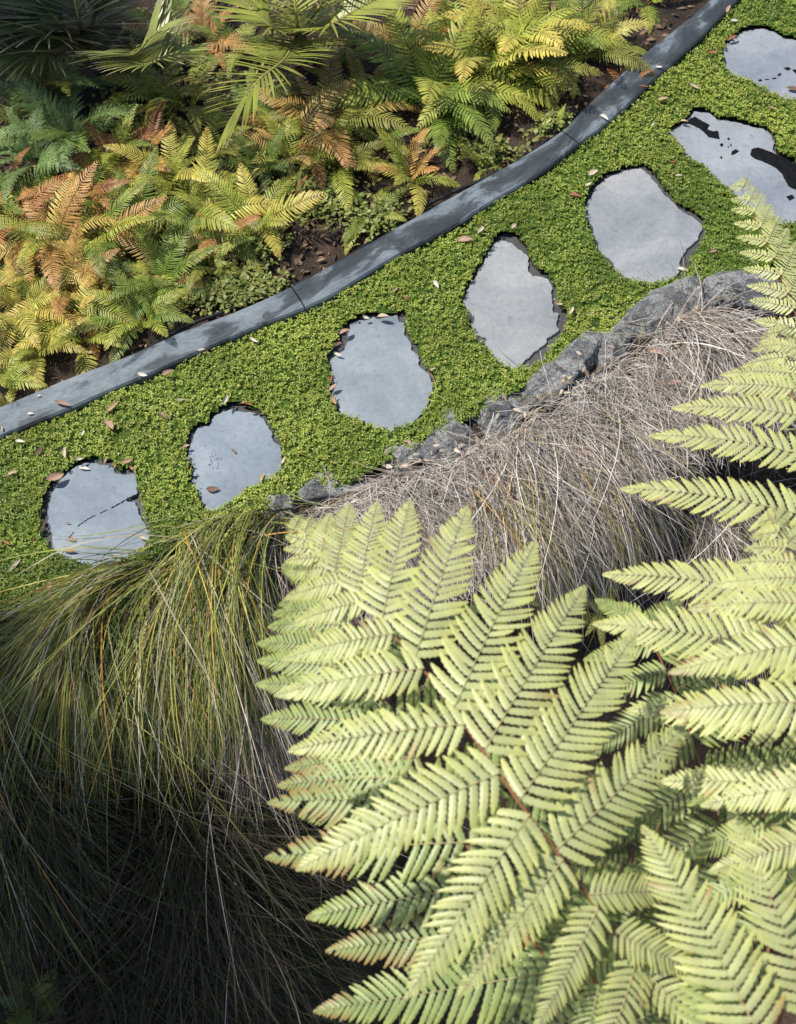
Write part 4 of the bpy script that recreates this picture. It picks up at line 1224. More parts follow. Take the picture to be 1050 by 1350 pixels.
UP = math.pi / 2
FERNS = [
    (95, 165, 130, 7, ['cool', 'green'], 'lacy', 'tall lacy mid-green fern just below the dark palm fronds'),
    (40, 195, 100, 6, ['cool'], 'lacy', 'lacy blue-green fern at the left picture edge under the dark palm'),
    (150, 185, 95, 6, ['lime', 'green', 'rust'], 'lacy', 'green fern with rusty upright fronds, right of the tall lacy one'),
    (105, 235, 105, 6, ['rust', 'lime', 'orange'], 'narrow', 'rust and lime fern between the lacy green ferns and the orange clump'),
    (190, 185, 90, 5, ['orange', 'rust', 'yellow'], 'narrow', 'fern with orange upright fronds behind the small leafy weed'),
    (225, 215, 105, 7, ['yellow', 'lime'], 'narrow', 'yellow-green fern under the small middle palm'),
    (245, 120, 95, 6, ['yellow', 'lime', 'olive'], 'narrow', 'pale yellow fern tucked between the two sunlit palms'),
    (275, 185, 95, 6, ['olive', 'lime'], 'narrow', 'olive fern directly below the golden palm frond tip'),
    (15, 290, 120, 7, ['orange', 'gold', 'rust'], 'narrow', 'rusty orange fern spilling in from the left picture edge'),
    (65, 305, 125, 8, ['orange', 'lime', 'gold'], 'narrow', 'orange and lime fern, right of the rusty one at the left edge'),
    (120, 300, 125, 8, ['lime', 'orange', 'green'], 'narrow', 'big lime fern with upright orange fronds in the thick of the bed'),
    (175, 280, 115, 7, ['cool', 'green'], 'narrow', 'cool dark green fern amid the orange ones'),
    (255, 265, 125, 7, ['lime', 'yellow'], 'broad', 'bright yellow-lime fern arching in the middle of the left clump'),
    (335, 275, 120, 6, ['lime', 'yellow'], 'broad', 'brightest lime fern at the right end of the left clump'),
    (215, 335, 100, 6, ['peach', 'orange', 'lime'], 'narrow', 'peach-tipped fern with curled orange fronds'),
    (150, 365, 95, 6, ['orange', 'gold', 'green'], 'narrow', 'small orange fern above the glossy green one'),
    (80, 370, 125, 7, ['lime', 'gold', 'orange'], 'narrow', 'gold and lime fern low at the left, above the drooping one'),
    (20, 390, 115, 7, ['gold', 'yellow'], 'narrow', 'golden yellow fern at the left picture edge'),
    (105, 425, 105, 6, ['lime', 'yellow'], 'broad', 'drooping lime fern hanging toward the bare soil at lower left'),
    (185, 400, 105, 7, ['green', 'lime'], 'broad', 'glossy green fern above the strip of bare soil'),
    (40, 445, 95, 6, ['yellow', 'lime'], 'narrow', 'small yellow fern in shade near the left end of the edging'),
    (212, 352, 108, 7, ['cool', 'green'], 'narrow', 'long cool green fern lying along the edging'),
    (272, 330, 90, 7, ['green', 'olive', 'lime'], 'broad', 'dark green fern beside the low weeds near the first edging joint'),
    (-8, 480, 80, 6, ['lime', 'yellow'], 'broad', 'lime fern cut by the left picture edge just above the edging'),
    (0, 520, 55, 5, ['yellow', 'lime'], 'broad', 'tiny yellow fern touching the left end of the edging'),
    (430, 150, 135, 8, ['orange', 'gold', 'olive', 'peach'], 'narrow', 'tall orange fern standing right of the golden palm'),
    (385, 160, 120, 6, ['olive', 'orange', 'peach'], 'narrow', 'fern with reclining peach fronds under the golden palm'),
    (345, 195, 85, 5, ['cool', 'green'], 'lacy', 'small grey-green lacy fern in the dark gap below the palm'),
    (445, 195, 100, 6, ['olive', 'lime'], 'narrow', 'olive fern at the foot of the tall orange one'),
    (380, 190, 90, 4, ['lime', 'peach'], 'narrow', 'lime fern with one peach frond, beside the bare dark soil'),
    (540, 215, 82, 7, ['lime', 'yellow', 'orange'], 'broad', 'open rosette of lime and orange fronds near the middle edging board'),
    (488, 262, 72, 5, ['lime', 'green'], 'broad', 'small lime fern drooping toward the irrigation pipe'),
    (560, 110, 155, 9, ['green', 'lime'], 'broad', 'large mid-green fern right of the tall orange one'),
    (640, 75, 155, 9, ['lime', 'yellow'], 'broad', 'largest yellow-lime fern at the top centre'),
    (695, 45, 145, 8, ['lime', 'yellow'], 'broad', 'tall bright lime fern reaching the top picture edge'),
    (640, 92, 115, 8, ['lime', 'green'], 'broad', 'lime fern leaning over the bare soil by the edging'),
    (585, 130, 100, 7, ['lime', 'green'], 'broad', 'lime fern with hanging fronds above the brown mulch'),
    (706, 78, 95, 7, ['lime', 'olive'], 'narrow', 'finely cut lime fern close to the upper edging joint'),
    (770, 45, 110, 7, ['olive', 'lime', 'green'], 'narrow', 'olive green fern at the top, left of the wet edging'),
    (790, 34, 80, 6, ['yellow', 'lime'], 'lacy', 'pale yellow lacy fern leaning over the wet edging board'),
    (828, 92, 45, 3, ['dead'], 'narrow', 'small dead orange-brown fern beside the wet edging board'),
    (858, -22, 75, 6, ['lime', 'green'], 'broad', 'lime fern in the top corner against the end of the edging'),
    (545, 35, 100, 5, ['gold', 'orange', 'lime'], 'narrow', 'gold ribbed fern beside the palm at the top'),
    (265, 35, 105, 7, ['lime', 'orange', 'peach'], 'lacy', 'lacy lime fern with orange fronds behind the palms at the top'),
    (310, 45, 85, 5, ['lime', 'green'], 'lacy', 'fine green fern half hidden by the golden palm at the top'),
    (738, 150, 48, 5, ['lime'], 'narrow', 'little lime fern sprouting beside the upper edging joint'),
    (385, 240, 55, 5, ['olive', 'rust'], 'narrow', 'dull olive and rust fern in the weeds above the bare soil'),
    (640, 195, 50, 5, ['olive', 'lime'], 'narrow', 'little olive fern on brown mulch above the middle edging board'),
    (600, 20, 130, 8, ['green', 'lime'], 'broad', 'deep green fern at the top picture edge behind the big lime ones'),
    (480, 110, 90, 6, ['olive', 'green', 'gold'], 'narrow', 'dark olive fern between the tall orange one and the large mid-green one'),
    (300, 295, 72, 6, ['olive', 'green', 'rust'], 'broad', 'low olive fern with a rusty frond at the edge of the bare patch'),
    (55, 105, 110, 7, ['cool', 'olive'], 'lacy', 'lacy fern in deep shade under the dark corner palm'),
    (205, 105, 85, 6, ['lime', 'yellow', 'olive'], 'narrow', 'yellow-green fern at the foot of the small middle palm'),
    (215, 25, 95, 6, ['olive', 'green'], 'lacy', 'dim green lacy fern at the top edge above the small middle palm'),
    (330, 130, 80, 5, ['olive', 'green'], 'narrow', 'dark fern directly under the leaflets of the golden palm'),
    (450, 60, 85, 5, ['green', 'olive'], 'narrow', 'dark green fern in shadow right of the golden palm'),
    (5, 240, 95, 6, ['green', 'rust'], 'narrow', 'green and rust fern at the left edge above the rusty orange one'),
    (290, 285, 90, 6, ['lime', 'olive'], 'narrow', 'lime fern squeezed between the two bright arching ones'),
    (145, 330, 90, 6, ['lime', 'gold'], 'narrow', 'yellow-lime fern between the dark green and the small orange ones'),
    (55, 345, 95, 6, ['peach', 'gold', 'lime'], 'narrow', 'peach and gold fern deep in the left clump'),
    (505, 165, 75, 5, ['olive', 'green'], 'broad', 'dark green fern in shadow above the open rosette'),
]
for f in FERNS:
    bed_fern(*f)
bed_fern(38, 1312, 85, 6, ['green', 'cool'], 'lacy', 'small dark fern deep in the bottom left corner', zr=0.12, group='small ferns on the bank')
bed_fern(-12, 1195, 70, 5, ['green'], 'lacy', 'small dim fern at the left edge among the dark tussocks', zr=0.2, group='small ferns on the bank')
bed_fern(655, 775, 70, 5, ['lime', 'green'], 'narrow', 'small lime fern in dry grass between two side branches of the big frond', zr=0.25, group='small ferns on the bank')
bed_fern(800, 790, 60, 5, ['lime', 'olive'], 'narrow', 'small olive fern in dry grass under the right-hand frond tips', zr=0.25, group='small ferns on the bank')


# ------------------------------------------------------------------ palms in the bed
def palm_frond(P, Lmax, n, col, tipc, label=None, root=None, c0=(0, 0, 0), face=(0, 0, 1), droop=0.12):
    P = smooth_curve(np.array(P), 60) - np.array(c0)
    T = norm(np.gradient(P, axis=0))
    fr = bpy.data.objects.new('frond', None)
    COL.objects.link(fr)
    fr.parent = root
    mb = MB()
    u = (np.arange(n) + 0.5) / n
    ts = 0.12 + 0.88 * u
    idx = ts * 59
    B = np.stack([np.interp(idx, np.arange(60), P[:, j]) for j in range(3)], 1)
    Tt = norm(np.stack([np.interp(idx, np.arange(60), T[:, j]) for j in range(3)], 1))
    up = np.array(face, float)
    for sgn in (-1, 1):
        sv = norm(np.cross(np.broadcast_to(up, Tt.shape), Tt)) * sgn
        nr = norm(np.cross(Tt, sv) * sgn)
        ang = np.radians(72 - 38 * u + rng.normal(0, 2, n))
        d = norm(Tt * np.cos(ang)[:, None] + sv * np.sin(ang)[:, None] + nr * (0.28 + rng.normal(0, 0.05, n))[:, None])
        Ln = Lmax * np.clip(0.5 + u * 2.2, 0, 1) * (1 - 0.55 * u ** 2.5) * rng.uniform(0.92, 1.05, n)
        K = 8
        t = np.linspace(0, 1, K)
        ctr = B[:, None] + d[:, None] * (Ln[:, None] * t)[..., None] - np.array([0, 0, 1.0]) * (Ln[:, None] * droop * t ** 2.2)[..., None]
        wid = 0.0068 * np.interp(t, [0, .2, .6, 1], [.7, 1, .8, .06])[None] * rng.uniform(0.85, 1.15, n)[:, None]
        c = np.array(col) * rng.uniform(0.8, 1.2, (n, 1))
        dry = rng.random(n) < 0.25
        ct = np.where(dry[:, None], np.array((0.45, 0.38, 0.28)), np.array(tipc))
        C = c[:, None] + (ct - c)[:, None] * np.clip((t - 0.7) / 0.3, 0, 1)[None, :, None]
        blades(mb, ctr, wid, C, up=(0.1, 0.1, 1), twist=np.full(n, 0.22 * sgn))
    link('leaflet_blade', mb.mesh('leaflet_blade', [M['palm']]), fr)
    mb = MB()
    tube(mb, P, np.linspace(0.011, 0.003, 60), (0.26, 0.24, 0.07), 6)
    link('rachis', mb.mesh('rachis', [M['stalk']]), fr)
    return fr


def palm(px, py, fronds, col, tipc, label, Lmax=0.3, n=30):
    c = at(px, py, 0.05)
    c[2] = float(terrain(c[0], c[1]))
    root = bpy.data.objects.new('young_palm', None)
    COL.objects.link(root)
    root.location = [float(q) for q in c]
    tag(root, label, 'palm', 'young palms in the fern bed')
    mb = MB()
    tube(mb, [(0, 0, -0.05), (0.0, 0.0, 0.05), (0, 0, 0.12)], [0.045, 0.04, 0.02], (0.10, 0.085, 0.05), 10)
    link('trunk', mb.mesh('trunk', [M['stalk']]), root)
    for (pts, sc_) in fronds:
        P = [c + np.array([0, 0, 0.08])] + [at(a, b, z) for a, b, z in pts]
        palm_frond(P, Lmax * sc_, n, col, tipc, None, root, c)
    return root


palm(395, 60, [([(375, 78, 0.42), (345, 102, 0.48), (320, 132, 0.42), (300, 166, 0.30)], 1.0), ([(392, 30, 0.42), (386, -20, 0.55), (375, -90, 0.6)], 1.0), ([(430, 35, 0.42), (480, 8, 0.5), (530, -15, 0.45)], 0.9), ([(365, 40, 0.42), (325, 5, 0.5), (285, -40, 0.55)], 0.9), ([(425, 5, 0.45), (470, -50, 0.55)], 0.9)],
     (0.29, 0.32, 0.06), (0.50, 0.36, 0.08), 'sunlit golden green palm with a yellow tipped frond, in the top of the bed', 0.30, 46)
palm(165, 95, [([(180, 70, 0.42), (200, 48, 0.55), (222, 30, 0.58)], 1.0), ([(190, 85, 0.38), (222, 72, 0.45), (248, 62, 0.40)], 0.8)],
     (0.24, 0.27, 0.06), (0.5, 0.44, 0.28), 'small fan-like palm with dry pale leaf tips, between the dark and golden palms', 0.32, 26)
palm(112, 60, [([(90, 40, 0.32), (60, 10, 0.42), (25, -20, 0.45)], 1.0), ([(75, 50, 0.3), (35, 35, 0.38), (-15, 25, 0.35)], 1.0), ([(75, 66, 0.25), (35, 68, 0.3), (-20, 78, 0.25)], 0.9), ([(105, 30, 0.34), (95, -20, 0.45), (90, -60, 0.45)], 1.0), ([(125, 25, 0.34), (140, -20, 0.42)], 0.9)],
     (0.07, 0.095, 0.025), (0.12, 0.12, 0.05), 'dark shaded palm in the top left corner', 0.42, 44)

# ------------------------------------------------------------------ low weeds and litter in the bed: uncountable
def leaf_scatter(mb, x, y, z, L0, L1, wr, c1, c2, el=(0.0, 0.9), per=4, jit=0.01):
    R = len(x)
    n = R * per
    X = np.repeat(x, per) + rng.normal(0, jit, n); Y = np.repeat(y, per) + rng.normal(0, jit, n)
    Z = np.repeat(z, per) + rng.uniform(0, jit, n)
    a = rng.uniform(0, 6.28, n); e = rng.uniform(*el, n); L = rng.uniform(L0, L1, n); wd = L * wr * rng.uniform(0.8, 1.2, n)
    d = np.stack([np.cos(a) * np.cos(e), np.sin(a) * np.cos(e), np.sin(e)], -1)
    s = np.stack([-np.sin(a), np.cos(a), rng.normal(0, 0.3, n)], -1)
    b = np.stack([X, Y, Z], -1)
    dn = np.array([0, 0, -1.0])
    V = np.stack([b, b + d * (L * .35)[:, None] + s * wd[:, None], b + d * (L * .7)[:, None] + s * (wd * .8)[:, None] + dn * (L * .07)[:, None], b + d * L[:, None] + dn * (L * .2)[:, None],
                  b + d * (L * .7)[:, None] - s * (wd * .8)[:, None] + dn * (L * .07)[:, None], b + d * (L * .35)[:, None] - s * wd[:, None]], 1)
    C = np.array(c1) + (np.array(c2) - np.array(c1)) * rng.random((n, 1))
    C = C * rng.uniform(0.7, 1.25, (n, 1))
    mb.add(V.reshape(-1, 3), np.arange(n * 6).reshape(-1, 6), np.repeat(C, 6, 0), 0)


def bed_points(n, patches):
    xs_, ys_ = [], []
    for (px, py, rx, ry, k) in patches:
        q = rng.normal(0, 1, (k, 2))
        for a, b in q:
            p = at(px + a * rx, py + b * ry, 0.0)
            xs_.append(p[0]); ys_.append(p[1])
    x, y = np.array(xs_), np.array(ys_)
    d, s = dist_line(x, y, BEDL)
    ok = (s > 0) & (d > 0.03)
    return x[ok], y[ok]


mb = MB()
x, y = bed_points(0, [(285, 390, 26, 10, 200), (395, 250, 34, 20, 150), (420, 280, 20, 10, 50), (330, 330, 26, 18, 90), (650, 200, 30, 8, 50), (180, 190, 14, 10, 90), (500, 290, 22, 12, 130), (350, 380, 20, 8, 120), (740, 168, 18, 9, 90), (20, 330, 60, 60, 300), (250, 130, 90, 60, 300)])
z = terrain(x, y)
leaf_scatter(mb, x, y, z + rng.uniform(0.01, 0.06, len(x)), 0.014, 0.034, 0.26, (0.15, 0.20, 0.045), (0.32, 0.33, 0.09), per=5, jit=0.012)
tag(link('weeds', mb.mesh('weeds', [M['weed']], False)), 'low small-leaved green weeds sprouting on the bare soil of the bed', 'weeds', None, 'stuff')
mb = MB()
n = 9000
x, y = rng.uniform(-2.8, 1.6, n), rng.uniform(2.8, 9, n)
d, s = dist_line(x, y, BEDL)
ok = (s > 0) & (d > 0.01) & (d < 3.5)
x, y = x[ok], y[ok]
leaf_scatter(mb, x, y, terrain(x, y) + 0.004, 0.010, 0.05, 0.2, (0.04, 0.026, 0.017), (0.30, 0.20, 0.13), el=(-0.15, 0.4), per=1)
n = 1200
x, y = rng.uniform(-2.0, 2.2, n), rng.uniform(0.3, 3.8, n)
d, s = dist_line(x, y, LOWER)
ok = (s < 0) & (d > 0.05)
x, y = x[ok], y[ok]
leaf_scatter(mb, x, y, terrain(x, y) + 0.02, 0.015, 0.05, 0.2, (0.05, 0.03, 0.02), (0.2, 0.14, 0.1), el=(-0.15, 0.4), per=1)
n = 1500
x, y = rng.uniform(-1.3, 1.2, n), rng.uniform(3.2, 6.5, n)
d, s = dist_line(x, y, BEDL)
ok = (s > 0) & (d > 0.01) & (d < 0.55)
x, y = x[ok], y[ok]
leaf_scatter(mb, x, y, terrain(x, y) + 0.006, 0.01, 0.055, 0.17, (0.05, 0.03, 0.02), (0.36, 0.24, 0.15), el=(-0.15, 0.5), per=2, jit=0.02)
n = 260
x, y = [], []
for q in range(n):
    t_ = rng.random()
    a_ = np.interp(t_, [0, .25, .5, .75, 1], [430, 560, 690, 820, 960]); b_ = np.interp(t_, [0, .25, .5, .75, 1], [675, 620, 550, 475, 425])
    p_ = at(a_ + rng.normal(0, 18), b_ + 25 + rng.normal(0, 22), 0.03)
    x.append(p_[0]); y.append(p_[1])
x, y = np.array(x), np.array(y)
dE2, _s = dist_line(x, y, LOWER)
leaf_scatter(mb, x, y, np.interp(dE2, [0, 0.05, 0.16, 0.3, 0.5], [0.05, 0.075, 0.06, 0.0, -0.08]) + 0.04, 0.008, 0.042, 0.2, (0.16, 0.11, 0.08), (0.50, 0.42, 0.34), el=(-0.3, 0.5), per=1)
tag(link('leaf_litter', mb.mesh('leaf_litter', [M['litter']], False)), 'brown crumbled leaf litter and bark on the soil of the bed', 'leaf litter', None, 'stuff')

# ------------------------------------------------------------------ single fallen leaves
def fallen_mesh(seed, curl, cup):
    K = 9
    t = np.linspace(0, 1, K)
    wv = np.interp(t, [0, .12, .4, .7, .9, 1], [.06, .6, 1, .75, .3, .02]) * 0.19
    th = curl * (t - 0.5)
    x = (np.sin(th) / curl) if abs(curl) > 1e-3 else t - 0.5
    zc = (1 - np.cos(th)) / curl
    yb = 0.05 * np.sin(t * 3 + seed)
    V = np.stack([np.stack([x, yb - wv, zc + wv * cup], 1), np.stack([x, yb, zc], 1), np.stack([x, yb + wv, zc + wv * cup * 1.3], 1)], 1)
    mb = MB()
    C = np.ones((K, 3, 3)); C[:, 1] *= 1.25; C[:2] *= 0.8
    mb.add(V.reshape(-1, 3), strip_faces(1, K, 3), C.reshape(-1, 3))
    tube(mb, [(x[0], yb[0], zc[0]), (x[0] - 0.12, yb[0] + 0.03, zc[0] + 0.02)], [0.012, 0.006], (0.7, 0.6, 0.5), 4)
    V2 = mb.V
    return mb.mesh('fallen_leaf', [M['dead']])


LM = [fallen_mesh(0, 0.6, 0.5), fallen_mesh(1, 1.3, 0.7), fallen_mesh(2, -0.7, 0.4), fallen_mesh(3, 0.9, 1.1)]
LC = {'pale': (0.46, 0.39, 0.29), 'white': (0.56, 0.52, 0.44), 'tan': (0.37, 0.26, 0.16), 'pink': (0.34, 0.215, 0.155), 'brown': (0.17, 0.105, 0.068), 'rust': (0.26, 0.115, 0.06), 'red': (0.32, 0.09, 0.05)}
MO, ST, ED, RK = 0.036, 0.007, 0.058, 0.085
LEAVES = [
    (143, 561, -55, 24, 'pink', MO, 'pink-brown leaf on the moss above the cracked stepping stone'),
    (150, 537, 40, 22, 'tan', MO, 'thin tan leaf on the moss near the lower left edging'),
    (51, 594, 60, 14, 'brown', MO, 'small brown leaf on the moss left of the cracked stone'),
    (85, 598, -75, 16, 'pale', MO, 'pale leaf on the moss above the top of the cracked stone'),
    (27, 582, -10, 12, 'white', MO, 'whitish leaf fleck near the left end of the edging'),
    (110, 571, 80, 9, 'white', MO, 'tiny white leaf fleck midway between edging and cracked stone'),
    (17, 623, 30, 16, 'tan', MO, 'curled tan leaf at the left edge of the moss'),
    (73, 630, 30, 24, 'pink', 0.03, 'brown leaf lying across the top left rim of the cracked stone'),
    (111, 618, -10, 15, 'white', ST, 'white leaf lying on the upper part of the cracked stone'),
    (103, 606, 35, 14, 'pale', 0.04, 'pale leaf standing at the top rim of the cracked stone'),
    (139, 606, 80, 11, 'tan', 0.03, 'short tan leaf at the notch on top of the cracked stone'),
    (167, 609, 25, 18, 'tan', 0.03, 'tan leaf on the top right rim of the cracked stone'),
    (175, 618, -40, 13, 'rust', 0.02, 'rusty leaf tucked under the tan one on the cracked stone'),
    (151, 614, -30, 12, 'brown', 0.015, 'dark brown leaf in the top notch of the cracked stone'),
    (95, 711, 0, 12, 'pink', ST, 'small brown leaf on the lower half of the cracked stone'),
    (93, 727, -5, 18, 'pink', ST, 'pinkish leaf near the bottom of the cracked stone'),
    (90, 690, 0, 7, 'rust', ST, 'tiny red fleck left of the crack line on the stone'),
    (189, 710, -15, 14, 'pale', ST, 'pale leaf at the right tip of the cracked stone'),
    (55, 693, 75, 20, 'brown', 0.03, 'brown leaf on edge at the left rim of the cracked stone'),
    (8, 717, -30, 13, 'rust', MO, 'rusty leaf on the moss at the far left, level with the crack'),
    (21, 745, 40, 20, 'pale', MO, 'slim pale leaf on the dark moss below left of the cracked stone'),
    (66, 776, -80, 18, 'tan', MO, 'tan leaf standing on the moss beside the left tussock'),
    (216, 548, -30, 15, 'pink', MO, 'pink-brown leaf on the moss left of the speckled stone'),
    (238, 528, 15, 13, 'pale', MO, 'pale pink leaf on the yellowish patch left of the speckled stone'),
    (213, 534, -20, 10, 'tan', MO, 'short tan leaf just above the pink-brown one'),
    (297, 528, 75, 16, 'white', 0.05, 'pale leaf standing upright at the top of the speckled stone'),
    (325, 532, -15, 20, 'rust', 0.025, 'rusty leaf on the top rim of the speckled stone'),
    (336, 541, 15, 15, 'brown', 0.015, 'brown leaf just below the rusty one on the speckled stone'),
    (246, 588, 10, 9, 'pink', 0.03, 'pinkish leaf at the left rim of the speckled stone'),
    (251, 618, 65, 13, 'rust', 0.012, 'rusty leaf in the shadowed left rim of the speckled stone'),
    (309, 595, -40, 10, 'brown', ST, 'brown leaf in the middle of the speckled stone'),
    (281, 645, 5, 17, 'brown', ST, 'dark leaf near the bottom of the speckled stone'),
    (346, 630, 75, 13, 'tan', ST, 'tan leaf near the right rim of the speckled stone'),
    (374, 608, 80, 12, 'pale', 0.03, 'pale leaf at the right rim of the speckled stone'),
    (221, 490, 35, 16, 'pink', ED, 'pink leaf where the moss meets the lower left edging board'),
    (188, 494, -10, 13, 'white', ED, 'crumpled pale leaf on the moss side of the lower left edging board'),
    (82, 533, -10, 20, 'pink', ED, 'large pale pink leaf on the lower left edging board'),
    (52, 522, 0, 6, 'white', ED, 'white fleck on the bed side of the lower left edging board'),
    (41, 545, 15, 9, 'white', ED, 'small white leaf near the left end of the edging'),
    (2, 565, -60, 8, 'pale', ED, 'pale leaf at the very left end of the edging'),
    (265, 461, 10, 11, 'pale', ED, 'pale leaf on the edging above the speckled stone'),
    (334, 450, -25, 14, 'white', MO, 'white leaf on the moss below the first edging joint'),
    (455, 436, 45, 17, 'pink', 0.04, 'pinkish leaf leaning over the top left rim of the pear-shaped stone'),
    (446, 455, 60, 14, 'brown', 0.02, 'brown leaf in the shadowed left rim of the pear-shaped stone'),
    (446, 467, -25, 11, 'white', 0.02, 'white curl just below the brown leaf on the pear-shaped stone'),
    (482, 419, 10, 10, 'white', 0.03, 'small white leaf on the top rim of the pear-shaped stone'),
    (505, 416, -5, 16, 'pale', 0.04, 'cream leaf on the top rim of the pear-shaped stone'),
    (436, 499, 70, 9, 'red', 0.03, 'small red leaf at the left rim of the pear-shaped stone'),
    (440, 511, 40, 15, 'pink', 0.03, 'pinkish leaf below the red one at the pear-shaped stone'),
    (440, 529, -50, 15, 'pink', 0.02, 'pink leaf lowest on the left rim of the pear-shaped stone'),
    (536, 393, -15, 10, 'rust', MO, 'rusty red leaf on the moss above the pear-shaped stone'),
    (569, 497, -55, 13, 'brown', 0.03, 'brown leaf at the right rim of the pear-shaped stone'),
    (571, 487, 30, 10, 'pale', MO, 'pale leaf on the moss right of the pear-shaped stone'),
    (537, 583, 10, 10, 'pink', MO, 'pinkish leaf below the pear-shaped stone beside the boulder'),
    (678, 297, 70, 18, 'pale', 0.06, 'pale leaf standing at the point of the pointed stone'),
    (753, 411, 70, 18, 'pale', MO, 'slim pale leaf on the moss right of the pointed stone'),
    (745, 432, 75, 14, 'brown', 0.03, 'brown leaf on the dark right ledge of the pointed stone'),
    (738, 402, 5, 11, 'tan', 0.03, 'tan leaf at the right shoulder of the pointed stone'),
    (614, 315, 5, 20, 'pink', MO, 'crumpled pinkish leaf on the moss by the middle edging board'),
    (634, 304, 60, 15, 'pale', MO, 'curled pale leaf beside the crumpled one at the middle edging board'),
    (576, 375, -65, 15, 'white', MO, 'white leaf alone on the moss between pear-shaped and pointed stones'),
    (521, 383, 50, 12, 'pink', MO, 'dull pink leaf on the moss left of the rusty red one'),
    (797, 154, -40, 14, 'white', ED, 'white leaf on the moss side of the wet edging board, lower part'),
    (861, 165, 60, 9, 'white', MO, 'small white leaf on the moss left of the wet stone'),
    (782, 228, 30, 15, 'pale', MO, 'pale leaf on the moss above the plain pale stone'),
    (776, 244, 40, 10, 'pale', MO, 'small pale leaf just below left of the other above the plain stone'),
    (759, 257, -5, 16, 'rust', MO, 'rusty leaf on the moss left of the plain pale stone'),
    (915, 115, -20, 14, 'pale', MO, 'pale leaf on the moss between the wet stone and the topmost one'),
    (874, 131, 15, 14, 'tan', MO, 'tan leaf on the moss above left of the wet stone'),
    (939, 69, 10, 13, 'rust', MO, 'rusty leaf on the moss left of the topmost stone'),
    (966, 49, 35, 14, 'rust', 0.03, 'curled rusty leaf on the left rim of the topmost stone'),
    (968, 27, -5, 9, 'white', MO, 'white fleck on the moss above the topmost stone'),
    (961, 12, 65, 12, 'tan', ED, 'tan leaf beside the end of the wet edging'),
    (869, 89, 0, 9, 'white', ED, 'white leaf on the wet edging board, upper part'),
    (896, 231, 15, 11, 'pale', MO, 'pale leaf on the moss between the wet and the plain stones'),
    (888, 214, -15, 8, 'red', MO, 'small red leaf on the moss under the wet stone'),
    (900, 356, -15, 15, 'white', ST, 'single white leaf on the lower right of the plain pale stone'),
    (939, 331, 15, 12, 'pink', MO, 'pinkish leaf on the moss right of the plain pale stone'),
    (902, 159, -15, 10, 'tan', 0.03, 'tan leaf at the top left rim of the wet stone'),
    (1046, 118, -5, 16, 'brown', ST, 'dark brown leaf on the topmost stone'),
    (1018, 143, 5, 13, 'tan', MO, 'tan leaf on the moss above the wet stone'),
    (864, 466, -20, 28, 'pink', RK, 'large orange-tan leaf on the dry grass by the long boulder'),
    (848, 497, -5, 24, 'rust', 0.04, 'rust-brown leaf in the dry grass below the orange-tan one'),
    (747, 502, 35, 20, 'pale', RK, 'pale leaf on the dark boulder below the pointed stone'),
    (890, 505, 10, 22, 'pink', 0.04, 'pinkish leaf in the dry grass near the fern tips'),
]
rl = random.Random(5)
for k, (px, py, an, ln, c, z, lab) in enumerate(LEAVES):
    L = ln * mpp(px, py) * 1.05
    o = bpy.data.objects.new('fallen_leaf', LM[k % 4])
    COL.objects.link(o)
    p = at(px, py, z)
    flat = z < 0.01
    o.location = (p[0], p[1], z + (0.06 * L if flat else 0.0))
    o.rotation_euler = (rl.gauss(0, 0.1 if flat else 0.3), rl.gauss(0, 0.05 if flat else 0.2), math.radians(an))
    o.scale = (L, L * rl.uniform(0.72, 1.2), L * (0.5 if flat else 1))
    cc = LC[c]
    g_ = rl.uniform(0.85, 1.15)
    o.color = (cc[0] * g_, cc[1] * g_, cc[2] * g_, 1)
    tag(o, lab, 'fallen leaf', 'fallen leaves on the path')


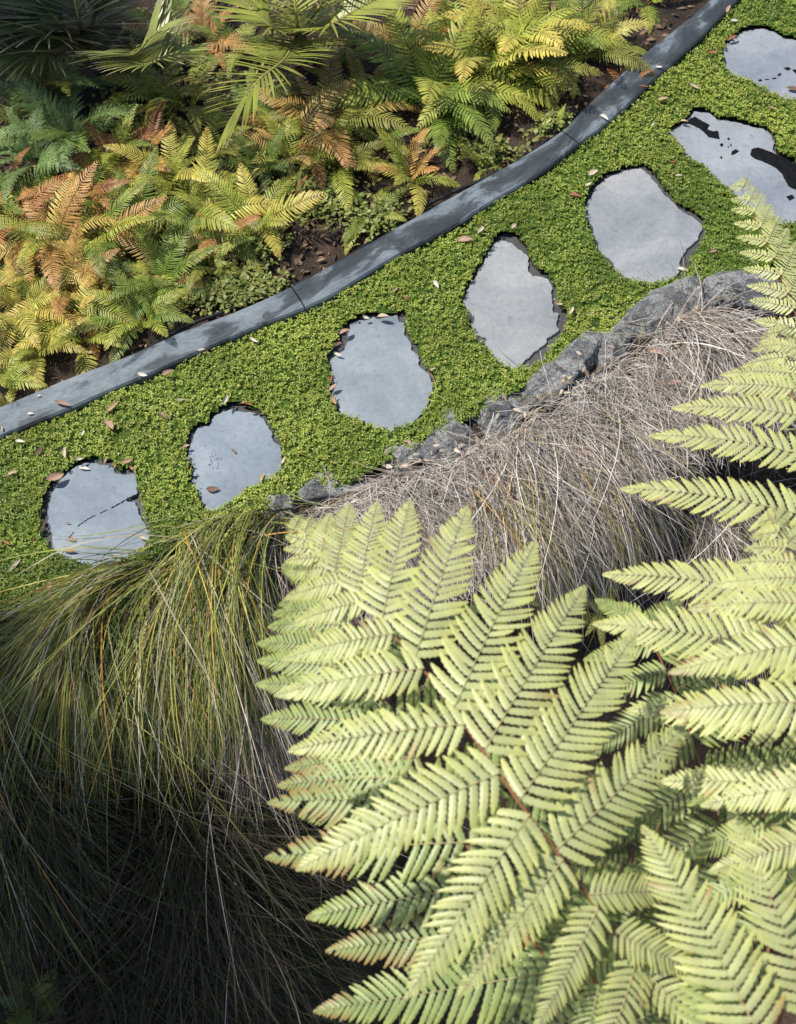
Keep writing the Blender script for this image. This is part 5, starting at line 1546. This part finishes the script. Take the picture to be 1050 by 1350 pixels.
# ------------------------------------------------------------------ two unseen trees added left of the view to shade bank and corner palm
def shade_tree(cx, cy, cz, rad, nleaf, seed, label):
    r = np.random.default_rng(seed)
    gz_ = float(terrain(cx - 0.5, cy))
    root = bpy.data.objects.new('added_shade_tree', None)
    COL.objects.link(root)
    root.location = (cx - 0.5, cy, gz_)
    tag(root, label, 'tree', 'unseen trees added for their shade')
    o0 = np.array([cx - 0.5, cy, gz_])
    mb = MB()
    tube(mb, np.array([(cx - 0.5, cy, gz_ - 0.1), (cx - 0.45, cy + 0.04, (gz_ + cz) / 2), (cx - 0.15, cy, cz - rad * 0.3), (cx, cy, cz + rad * 0.4)]) - o0, [0.08, 0.06, 0.045, 0.015], (1, 1, 1), 10)
    for q in range(12):
        d = norm(r.normal(0, 1, 3)); d[2] = abs(d[2]) * 0.6
        a = np.array([cx - 0.1, cy, cz - rad * 0.3 + 0.5 * rad * r.random()])
        tube(mb, np.array([a, a + d * rad * 0.45 + [0, 0, 0.05], a + d * rad * 0.9]) - o0, [0.025, 0.015, 0.006], (1, 1, 1), 6)
    link('trunk', mb.mesh('trunk', [M['trunk']]), root)
    mb = MB()
    cl = norm(r.normal(0, 1, (60, 3))) * (rad * r.random(60) ** 0.45)[:, None]
    P = cl[r.integers(0, 60, nleaf)] + r.normal(0, rad * 0.16, (nleaf, 3)) + np.array([cx, cy, cz]) - o0
    d = norm(r.normal(0, 1, (nleaf, 3)) + np.array([0, 0, -0.4]))
    s_ = norm(np.cross(d, r.normal(0, 1, (nleaf, 3))))
    L = r.uniform(0.06, 0.11, nleaf)[:, None]
    V = np.stack([P, P + d * L * .4 + s_ * L * .22, P + d * L * .8 + s_ * L * .14, P + d * L, P + d * L * .8 - s_ * L * .14, P + d * L * .4 - s_ * L * .22], 1)
    C = np.array((0.07, 0.10, 0.03)) * r.uniform(0.6, 1.4, (nleaf, 1))
    mb.add(V.reshape(-1, 3), np.arange(nleaf * 6).reshape(-1, 6), np.repeat(C, 6, 0))
    link('crown', mb.mesh('crown', [M['weed']], False), root)


LS = np.array(sdir)
pA = at(130, 1230, -1.1) + LS * 4.3
shade_tree(*pA, 1.0, 13000, 1, 'unseen leafy tree added left of the view to shade the bottom left bank')
pB = at(30, 0, 0.4) + LS * 3.6
shade_tree(*pB, 0.5, 2200, 2, 'unseen leafy tree added left of the view to shade the corner palm')
